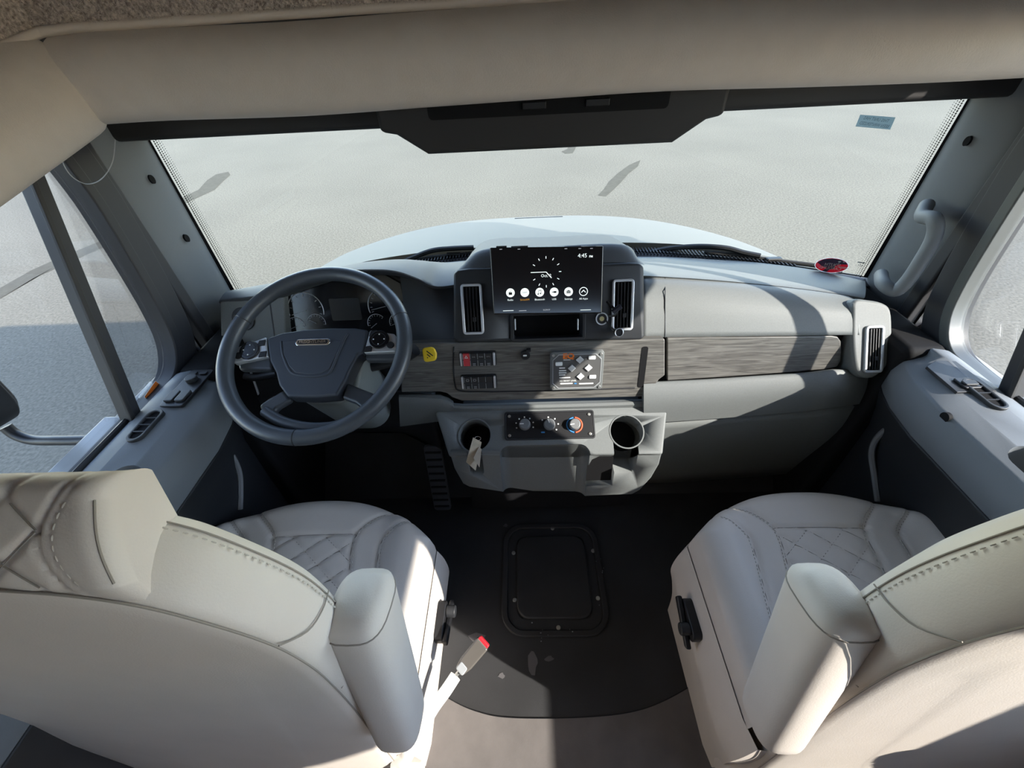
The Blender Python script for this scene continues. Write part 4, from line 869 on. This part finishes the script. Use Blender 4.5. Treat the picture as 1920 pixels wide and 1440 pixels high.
for i in range(60):
    an = rng.uniform(-2.6, .6); rr = rng.uniform(.9, 1.12); x = 1.0*HW/2*rr*math.cos(an); y = HH/2*rr*math.sin(an)
    box('paint_chip', (fh.o.x+x, fh.o.y+y, .0115 if rr < 1 else .0015), (rng.uniform(.001, .004), rng.uniform(.001, .003), .0008), M['printdim'], ha, smooth=False) if i < 26 else None
bk = thing('belt_buckle', pt(850, 1280, Z=.30), 'seat belt buckle with red release button on a grey sleeved strap', 'seat belt')
p0, p1 = pt(862, 1258, Z=.38), pt(906, 1205, Z=.40); ax = (p1-p0).normalized(); sd_ = ax.cross((CAM-p0).normalized()).normalized(); fb = Frame((p0+p1)/2, sd_, ax)
Lb = (p1-p0).length
prism('buckle_body', fb, [(-.010, -Lb/2), (.010, -Lb/2), (.0145, -Lb/2+.02), (.0155, Lb/2), (-.0155, Lb/2), (-.0145, -Lb/2+.02)], -.010, .010, M['lens'], bk, bev=.004)
prism('release_button', fb, rrect(0, Lb/2+.001, .026, .010, .003, 3), -.007, .008, M['red'], bk, bev=.002)
prism('buckle_base', fb, rrect(0, -Lb/2+.008, .020, .018, .004, 3), -.011, .011, M['printdim'], bk, bev=.003)
tube('buckle_pin', [p0-ax*.012, p0], .004, M['screw'], bk, 8)
tube('belt_strap', smoothpath([p0-ax*.012, pt(836, 1295, Z=.385), pt(812, 1328, Z=.385), pt(785, 1375, Z=.38), pt(762, 1420, Z=.365), pt(748, 1455, Z=.33), Vector((-.225, -.02, .18)), Vector((-.23, -.03, .01))], 6), .012, M['webbing'], bk, 10, flat=.35, up=(CAM-p0).normalized())

# ================================================================== SEATS
def pab(x, y, Z=.462):
    p = pt(x, y, Z=Z); return (.61-p.x, p.y)
SEAMS = [[pab(*p) for p in L] for L in (
    [(1353, 938), (1392, 950), (1430, 968), (1453, 986), (1468, 1012), (1478, 1045), (1491, 1092), (1500, 1130)],
    [(1648, 935), (1640, 952), (1630, 968), (1625, 986), (1632, 1008), (1650, 1040), (1672, 1080), (1697, 1122)],
    [(1325, 962), (1365, 975), (1400, 998), (1414, 1020), (1424, 1055), (1436, 1105), (1450, 1165)],
    [(1707, 955), (1700, 970), (1690, 990), (1692, 1004), (1712, 1035), (1735, 1075)])]
TOPSEAM = [pab(1453, 986), pab(1540, 985), pab(1626, 987)]
def smooth2(L): return [np.array(p[:2]) for p in smoothpath([(x, y, 0) for x, y in L], 6)]
SEAMS = [smooth2(L) for L in SEAMS]; TOPSEAM = smooth2(TOPSEAM)
def dist_poly(A, B, L):
    D = np.full(A.shape, 9.0)
    for p, q in zip(L, L[1:]):
        dx, dy = q-p; l2 = dx*dx+dy*dy+1e-12; t = np.clip(((A-p[0])*dx+(B-p[1])*dy)/l2, 0, 1)
        D = np.minimum(D, np.hypot(A-p[0]-t*dx, B-p[1]-t*dy))
    return D
def lerp_poly(L, b):
    L = sorted([(q[1], q[0]) for q in L]); return np.interp(b, [k[0] for k in L], [k[1] for k in L])
HWC = .290; YB = .13; YF = .582
def front(a): return YF-.12*np.abs(a/HWC)**2.3
QS = .050
def cush_z(A, B):
    e = np.minimum(HWC-np.abs(A), front(A)-B); Rr = .045
    k = np.clip(1-e/Rr, 0, 1); z = .458-Rr*(1-np.sqrt(np.clip(1-k*k, 0, 1)))*.8
    t = np.clip((np.abs(A)-.165)/.07, 0, 1); z = z+.020*t*t*(3-2*t)
    z = z-.012*np.clip((.46-B)/.3, 0, 1)
    for L in SEAMS+[TOPSEAM]: z = z-.0055*np.exp(-(dist_poly(A, B, L)/.0050)**2)
    al, ar = lerp_poly(SEAMS[0], B), lerp_poly(SEAMS[1], B)
    ins = (A < al-.002) & (A > ar+.002) & (B < TOPSEAM[0][1]-.002)
    for sg in (1, -1):
        q = (A*.62+sg*(B-.5)*.78)/QS; f = np.abs(q-np.round(q))*QS
        z = z-np.where(ins, .0035*np.exp(-(f/.0035)**2), 0)
    return z
def quilt_lines(c, s_, pitch, inside, surf, lo, hi, off0):
    "thin sewn lines of a diamond pattern, clipped to a panel and laid on its surface"
    out = []
    for sg in (1, -1):
        for k in range(-40, 41):
            seg_ = []
            for t in np.linspace(lo, hi, 90):          # t runs along v
                u = (k*pitch-sg*(t-off0)*s_)/c
                if inside(u, t): seg_.append(surf(u, t))
                else:
                    if len(seg_) > 2: out.append(seg_)
                    seg_ = []
            if len(seg_) > 2: out.append(seg_)
    return out
# the headrest slant and its quilting
def seat(name, sgn, lab, grp):
    CX = .585 if sgn < 0 else .61; X0 = sgn*CX
    def S(a, y, z): return Vector((sgn*(CX-a), y, z))
    st = thing(name, (X0, .33, 0), lab, 'seat', grp)
    # cushion
    na, nb = 110, 96
    a_ = np.sin(np.linspace(-1, 1, na)*math.pi/2*.92)/math.sin(math.pi/2*.92)*HWC
    tb_ = 1-(1-np.linspace(0, 1, nb))**1.25
    A = np.repeat(a_[None, :], nb, 0); B = YB+(front(A)-YB)*tb_[:, None]; Z = cush_z(A, B)
    V = [S(A[j, i], B[j, i], Z[j, i]) for j in range(nb) for i in range(na)]
    F = [(j*na+i, j*na+i+1, (j+1)*na+i+1, (j+1)*na+i) for j in range(nb-1) for i in range(na-1)]
    edge = [j*na for j in range(nb)]+[(nb-1)*na+i for i in range(1, na)]+[j*na+na-1 for j in range(nb-2, -1, -1)]
    def extend(outl, prev):
        st_ = len(V); V.extend(outl); n_ = len(prev)
        F.extend((prev[i], prev[i+1], st_+i+1, st_+i) for i in range(n_-1)); return list(range(st_, st_+n_))
    E0 = [V[i].copy() for i in edge]; cen = S(0, .33, 0)
    def ringat(z, g): return [Vector((cen.x+(p.x-cen.x)*g, cen.y+(p.y-cen.y)*g, z)) for p in E0]
    e1 = extend(ringat(.415, 1.012), edge); e2 = extend(ringat(.385, 1.012), e1); e3 = extend(ringat(.36, .99), e2)
    mesh('seat_cushion', V, F, M['vinyl'], st, ang=80)
    for L in SEAMS:
        for off in (.0065,):
            P = np.array(L); tng = np.gradient(P, axis=0); nn = np.stack([-tng[:, 1], tng[:, 0]], 1); nn /= np.linalg.norm(nn, axis=1)[:, None]+1e-9
            P2 = P+nn*off; zz = cush_z(P2[:, 0], P2[:, 1]); ok = [S(p[0], p[1], z+.0006) for p, z in zip(P2, zz) if abs(p[0]) < HWC-.02 and YB+.02 < p[1] < float(front(p[0]))-.012]
            if len(ok) > 3: dashes(ok, .0011, M['thread'], 'stitching', st)
    def ins_(u, t): return lerp_poly(SEAMS[1], t)+.003 < u < lerp_poly(SEAMS[0], t)-.003 and YB+.02 < t < TOPSEAM[0][1]-.003
    ql = quilt_lines(.62, .78, QS, ins_, lambda u, t: (u, t), .2, .52, .5)
    parts = []
    for L in ql:
        P = np.array(L); zz = cush_z(P[:, 0], P[:, 1]); parts.append(tube_g([S(p[0], p[1], z+.0004) for p, z in zip(P, zz)], .0008, 5))
    mesh('quilt_seam', *join(parts), M['seam'], st, fix=False)  # sewn lines, coloured dark to carry the shade of their grooves
    parts = []
    for L in SEAMS+[TOPSEAM]:
        P = np.array(L); zz = cush_z(P[:, 0], P[:, 1]); P3 = [S(p[0], p[1], z+.0003) for p, z in zip(P, zz) if p[1] > YB+.02 and p[1] < float(front(p[0]))-.01 and abs(p[0]) < HWC-.01]
        if len(P3) > 2: parts.append(tube_g(P3, .0010, 5))
    mesh('panel_seam', *join(parts), M['seam'], st, fix=False)
    # skirt and base
    sk = []
    for z, g, gy in ((.392, 1.02, 1.0), (.34, 1.055, 1.02), (.27, 1.06, 1.02), (.20, 1.0, 1.0), (.10, .93, .98), (.0, .90, .96)):
        sk.append([Vector((cen.x+(p.x-cen.x)*g, cen.y+(p.y-cen.y)*gy, z)) for p in [Vector((cen.x+(E0[0].x-cen.x)*.80, E0[0].y-.035, 0)), Vector((cen.x+(E0[0].x-cen.x)*.97, E0[0].y-.03, 0))]+E0[::4]+[Vector((cen.x+(E0[-1].x-cen.x)*.97, E0[-1].y-.03, 0)), Vector((cen.x+(E0[-1].x-cen.x)*.80, E0[-1].y-.035, 0))]])
    sheet('seat_skirt', sk, M['vinyl'], st, nu=1, nv=4)
    # lever block on the inboard side
    fl_ = Frame(S(.315, .325, .33), (0, -1, 0) if sgn > 0 else (0, 1, 0), (0, 0, 1))
    lv = prism('adjuster_plate', fl_, rrect(0, 0, .085, .035, .012, 4), -.012, .010, M['black'], st, bev=.003)
    prism('adjuster_lever', fl_, [(-.05, .0), (.045, -.03), (.055, -.018), (-.045, .018)], .010, .022, M['black'], lv, bev=.004)
    prism('adjuster_knob', fl_, circ(.02, .004, .013, 20), .010, .032, M['dashdark'], lv, bev=.003)
    # backrest
    out = [(.26, .06), (.268, .25), (.275, .50), (.285, .68), (.288, .80), (.286, .87), (.277, .918), (.254, .965), (.215, 1.016), (.16, 1.044), (.08, 1.056), (0, 1.058)]
    out = out+[(-a, z) for a, z in out[-2::-1]]
    ol = [p[:2] for p in smoothpath([(a, z, 0) for a, z in out], 5)]
    n_ = len(ol); rows = []
    def off(d):
        r_ = []
        for i in range(n_):
            p, q = ol[max(i-1, 0)], ol[min(i+1, n_-1)]; tx, tz = q[0]-p[0], q[1]-p[1]; l = math.hypot(tx, tz); r_.append((ol[i][0]-(-tz/l)*(-d)*-1 if False else ol[i][0]+(-tz/l)*d, ol[i][1]+(tx/l)*d))
        return r_
    # closed cross section: rear face, rounded edge, top/side band, rounded edge, front face
    prof = [(-.075, .112), (-.05, .114), (-.02, .116), (-.006, .120), (0, .128), (.003, .142), (.004, .157), (.003, .172), (-.002, .186), (-.012, .198), (-.035, .208), (-.075, .225)]
    sgd = 1 if off(.01)[n_//2][1] > ol[n_//2][1] else -1
    for d, y in prof:
        P = off(sgd*d); sl = 0.0
        rows.append([S(a, y+.05*max(0, z-.95)*0, z) for a, z in P])
    c0_ = [S(a*.45, .110, .06+(z-.06)*.45) for a, z in ol]; c1_ = [S(a*.45, .245, .06+(z-.06)*.45) for a, z in ol]
    z0_ = [S(0, .110, .06) for a, z in ol]; z1_ = [S(0, .245, .06) for a, z in ol]
    rows = [z0_, c0_]+rows+[c1_, z1_]
    A_ = rows; Vb = [Vector((p.x, p.y-.085*max(0, .82-p.z)**1.25, p.z)) for r_ in A_ for p in r_]; Fb = [(k*n_+i, k*n_+i+1, (k+1)*n_+i+1, (k+1)*n_+i) for k in range(len(A_)-1) for i in range(n_-1)]
    mesh('backrest', Vb, Fb, M['vinyl'], st, ang=70)
    up_ = [i for i in range(n_) if ol[i][1] > .12]
    P = off(sgd*-.004); tube('back_seam', [S(P[i][0], .1195-.085*max(0, .82-P[i][1])**1.25, P[i][1]) for i in up_], .0011, M['seam'], st, 6)
    P = off(sgd*-.001); tube('front_seam', [S(P[i][0], .186-.085*max(0, .82-P[i][1])**1.25, P[i][1]) for i in up_], .0009, M['seam'], st, 6)
    P = off(sgd*.0025); dashes([S(P[i][0], .179-.085*max(0, .82-P[i][1])**1.25, P[i][1]) for i in up_], .0011, M['thread'], 'stitching', st)
    for sg in (1, -1): tube('corner_seam', smoothpath([S(sg*.279, .120, .91), S(sg*.290, .14, .885), S(sg*.292, .165, .872), S(sg*.287, .190,   .862)], 4), .0009, M['seam'], st, 6)
    for sg in (1, -1): tube('side_seam', [S(sg*.284, .120, .74), S(sg*.291, .14, .735), S(sg*.291, .18, .735)], .0009, M['seam'], st, 6)
    # headrest: wedge with a quilted sloping back
    q0, q1 = S(0, .120, 1.044), S(0, .168, 1.090); hv_ = q1-q0; LH = hv_.length
    fh_ = Frame(q0, (sgn*-1, 0, 0), hv_)                       # u = inboard
    if fh_.n.z < 0: fh_ = Frame(q0, (sgn*-1, 0, 0), hv_); flip = -1
    else: flip = 1
    HWH = .215; QH = .040
    nu_, nv_ = 120, 64
    U, Vv = np.meshgrid(np.linspace(-HWH, HWH, nu_), np.linspace(0, LH*1.35, nv_))
    hgt = np.zeros_like(U); qw = .162
    e = HWH-np.abs(U); k = np.clip(1-e/.020, 0, 1); hgt -= .020*(1-np.sqrt(np.clip(1-k*k, 0, 1)))*.8
    hgt += .005*np.sin(np.clip(Vv/LH, 0, 1)*math.pi)
    edge_q = qw+.05*(Vv/LH-.5)**2
    for sg in (1, -1): hgt -= .003*np.exp(-((U*sg-edge_q)/.0030)**2)+.0015*np.exp(-((U*sg-edge_q-.010)/.003)**2)
    insd = np.abs(U) < edge_q-.002
    for sg in (1, -1):
        q = (U*.62+sg*(Vv-.02)*.78)/QH; f = np.abs(q-np.round(q))*QH; hgt -= np.where(insd, .0030*np.exp(-(f/.0035)**2), 0)
    over = np.clip((Vv-LH)/(LH*.35), 0, 1)
    V = []
    for j in range(nv_):
        for i in range(nu_):
            vv = min(Vv[j, i], LH); p = fh_.P(U[j, i]*(1-.10*vv/LH), vv, flip*hgt[j, i])
            if over[j, i] > 0:
                an = over[j, i]*R(120); r_ = .020; p = p+hv_.normalized()*(r_*math.sin(an))-Vector((0, 0, 1))*0-(fh_.n*flip)*(r_*(1-math.cos(an)))
            V.append(p)
    F = [(j*nu_+i, j*nu_+i+1, (j+1)*nu_+i+1, (j+1)*nu_+i) for j in range(nv_-1) for i in range(nu_-1)]
    b_0 = len(V)
    for i in range(nu_): V.append(Vector((V[i].x, .124, .97)))
    F += [(i, b_0+i, b_0+i+1, i+1) for i in range(nu_-1)]
    bs = len(V)
    for i in range(nu_): t = V[(nv_-1)*nu_+i]; V.append(Vector((t.x, .186, .97)))
    F += [((nv_-1)*nu_+i, (nv_-1)*nu_+i+1, bs+i+1, bs+i) for i in range(nu_-1)]
    # flanks
    for i in (0, nu_-1):
        col = [b_0+i]+[j*nu_+i for j in range(nv_)]+[bs+i]
        F.append(tuple(col))
    hr = mesh('headrest', V, F, M['vinyl'], st, ang=50)
    for sg in (1, -1):
        tube('headrest_piping', [fh_.P(sg*(HWH-.006)*(1-.10*v_/LH), v_, flip*(-.004+.005*math.sin(v_/LH*math.pi))) for v_ in np.linspace(.004, LH, 14)], .0009, M['seam'], st, 6)
        es = [fh_.P(sg*(qw+.05*(v_/LH-.5)**2+.0135)*(1-.10*v_/LH), v_, flip*(-.0005+.005*math.sin(v_/LH*math.pi))) for v_ in np.linspace(.004, LH, 14)]
        dashes(es, .0010, M['thread'], 'stitching', st)
    def hsurf(u, t): return fh_.P(u*(1-.10*t/LH), t, flip*(-.0020+.005*math.sin(t/LH*math.pi)))
    ql = quilt_lines(.62, .78, QH, lambda u, t: abs(u) < qw+.05*(t/LH-.5)**2-.003 and 0.002 < t < LH, hsurf, 0, LH, .02)
    if ql: mesh('quilt_seam', *join([tube_g(L, .0007, 5) for L in ql]), M['seam'], hr, fix=False)  # dark colour of these sewn lines also draws the groove shade
    # armrests, folded up beside the backrest (inboard and outboard)
    for sg in (1, -1):
        p0, p1 = S(sg*.318, .110, .53), S(sg*.312, .195, .835); d = (p1-p0).normalized(); sd2 = Vector((1, 0, 0)); fr2 = d.cross(sd2).normalized()
        Mx = Matrix((sd2, fr2, d)).transposed()
        path = []; nseg = 26; V2 = []; F2 = []; nr = 28
        for i in range(nseg+1):
            t = i/nseg; c = p0.lerp(p1, t); e0 = min(1, t/.10); e1_ = min(1, (1-t)/.055)
            sc2 = (math.sqrt(max(0, 1-(1-e0)**2))*.9+.1)*(math.sqrt(max(0, 1-(1-e1_)**2))*.42+.58)
            wx, wy = .036*(.92+.10*t), .046*(.90+.16*t)
            for k in range(nr):
                th = 2*math.pi*k/nr; cxx, sxx = math.cos(th), math.sin(th); sq = 3.2
                rx = abs(cxx)**(2/sq)*math.copysign(1, cxx)*wx*sc2; ry = abs(sxx)**(2/sq)*math.copysign(1, sxx)*wy*sc2
                V2.append(c+sd2*rx+fr2*ry)
        for i in range(nseg):
            for k in range(nr): F2.append((i*nr+k, i*nr+(k+1) % nr, (i+1)*nr+(k+1) % nr, (i+1)*nr+k))
        F2 += [tuple(range(nr)), tuple(nseg*nr+k for k in range(nr))]
        ar = mesh('armrest', V2, F2, M['vinyl'], st, ang=70)
        t = .93; c = p0.lerp(p1, t); loop = []
        for k in range(nr):
            th = 2*math.pi*k/nr; cxx, sxx = math.cos(th), math.sin(th); wx, wy = .036*(.92+.10*t)*1.005, .046*(.90+.16*t)*1.005
            loop.append(c+sd2*(abs(cxx)**(2/3.2)*math.copysign(1, cxx)*wx)+fr2*(abs(sxx)**(2/3.2)*math.copysign(1, sxx)*wy))
        tube('armrest_seam', loop, .0010, M['seam'], ar, 6, True)
    return st
seat('driver_seat', -1, 'beige quilted captain seat behind the steering wheel', 'cab seats')
seat('passenger_seat', 1, 'beige quilted captain seat on the passenger side, facing the glove panel', 'cab seats')

# ================================================================== STICKERS ON THE WINDSHIELD
def glassframe(x, y, ux, uy):
    def hit(px, py):
        Y = 1.2
        for _ in range(12):
            p = pt(px, py, Y=Y); t = (p.z-.735)/(1.27-.735); Y = wsp(p.x, t).y-.015
        return pt(px, py, Y=Y)
    o = hit(x, y); r = hit(x+ux, y+uy)-o; u_ = hit(x, y-12)-o; f = Frame(o, r, u_); return f, hit
f, hit = glassframe(1641, 229, 30, 3)
s1 = tag(bpy.data.objects.new('winterized_sticker', None), 'teal rectangular sticker with reversed lettering at the top right of the windshield', 'sticker'); reg(s1, f.o, None)
cn4 = [f.uv(*p) for p in ((1613, 215), (1679, 220), (1669, 243), (1604, 237))]
prism('sticker_base', f, cn4, 0, .0004, M['teal'], s1, smooth=False)
text('sticker_text', 'THIS UNIT HAS', f, *f.uv(1643, 224), .0068, M['printdark'], s1, .0008, mirror=True, sx=.85, rot=-.03); text('sticker_text', 'BEEN WINTERIZED', f, *f.uv(1639, 234), .0068, M['printdark'], s1, .0008, mirror=True, sx=.80, rot=-.03)
f, hit = glassframe(1560, 498, 30, 3)
s2 = tag(bpy.data.objects.new('oval_sticker', None), 'oval navy and red sticker with reversed lettering low on the windshield', 'sticker'); reg(s2, f.o, None)
a, b = f.uv(1527, 497), f.uv(1592, 498); RX = (b[0]-a[0])/2; c_u = (a[0]+b[0])/2; t_, b_ = f.uv(1560, 483), f.uv(1560, 512); RY = (t_[1]-b_[1])/2; c_v = (t_[1]+b_[1])/2
prism('sticker_rim', f, circ(c_u, c_v, RX, 48, RY), 0, .0003, M['filmwhite'], s2, smooth=False)
prism('sticker_base', f, circ(c_u, c_v, RX*.96, 48, RY*.94), .0003, .0006, M['crimson'], s2, smooth=False)
prism('sticker_field', f, [(c_u+x*RX, c_v+y*RY) for x, y in ((-.90, .25), (-.6, .70), (-.1, .90), (.4, .84), (.75, .55), (.90, .30), (.45, .25), (.2, 0), (.25, -.35), (0, -.55), (-.15, -.93), (-.4, -.82), (-.2, -.35), (-.55, -.2))], .0006, .0009, M['navy'], s2, smooth=False)
text('sticker_text', 'SOUTH', f, c_u+.05*RX, c_v+.08*RY, RY*.40, M['print'], s2, .0012, mirror=True, sx=.9); text('sticker_text', 'CAROLINA', f, c_u-.02*RX, c_v-.36*RY, RY*.42, M['print'], s2, .0012, mirror=True, sx=.8)
prism('moon', f, [(c_u+.62*RX+.07*RX*math.cos(t), c_v+.62*RY+.10*RY*math.sin(t)) for t in np.linspace(3.3, 6.0, 8)]+[(c_u+.64*RX+.05*RX*math.cos(t), c_v+.70*RY+.08*RY*math.sin(t)) for t in np.linspace(6.0, 3.3, 8)], .0009, .0012, M['print'], s2, smooth=False)
prism('palm_crown', f, circ(c_u+.36*RX, c_v+.60*RY, .09*RX, 12, .08*RY), .0009, .0012, M['print'], s2, smooth=False); prism('palm_trunk', f, rrect(c_u+.36*RX, c_v+.42*RY, .025*RX, .26*RY, .0002, 1), .0009, .0012, M['print'], s2, smooth=False)
for dy in (-.06, -.18): prism('stripe', f, rrect(c_u+.70*RX, c_v+dy*RY, .5*RX, .06*RY, .0003, 1), .0009, .0012, M['print'], s2, smooth=False)
f, hit = glassframe(1612, 497, 20, 3)
s3 = tag(bpy.data.objects.new('glass_marking', None), 'faint maker marking etched in the windshield corner beside the oval sticker', 'marking'); reg(s3, f.o, None)
prism('mark_line', f, rrect(0, .008, .018, .0028, .001, 2), 0, .0003, M['printdim'], s3, smooth=False); text('mark_text', 'AS1', f, .002, -.001, .006, M['printdim'], s3, .0003, mirror=True)
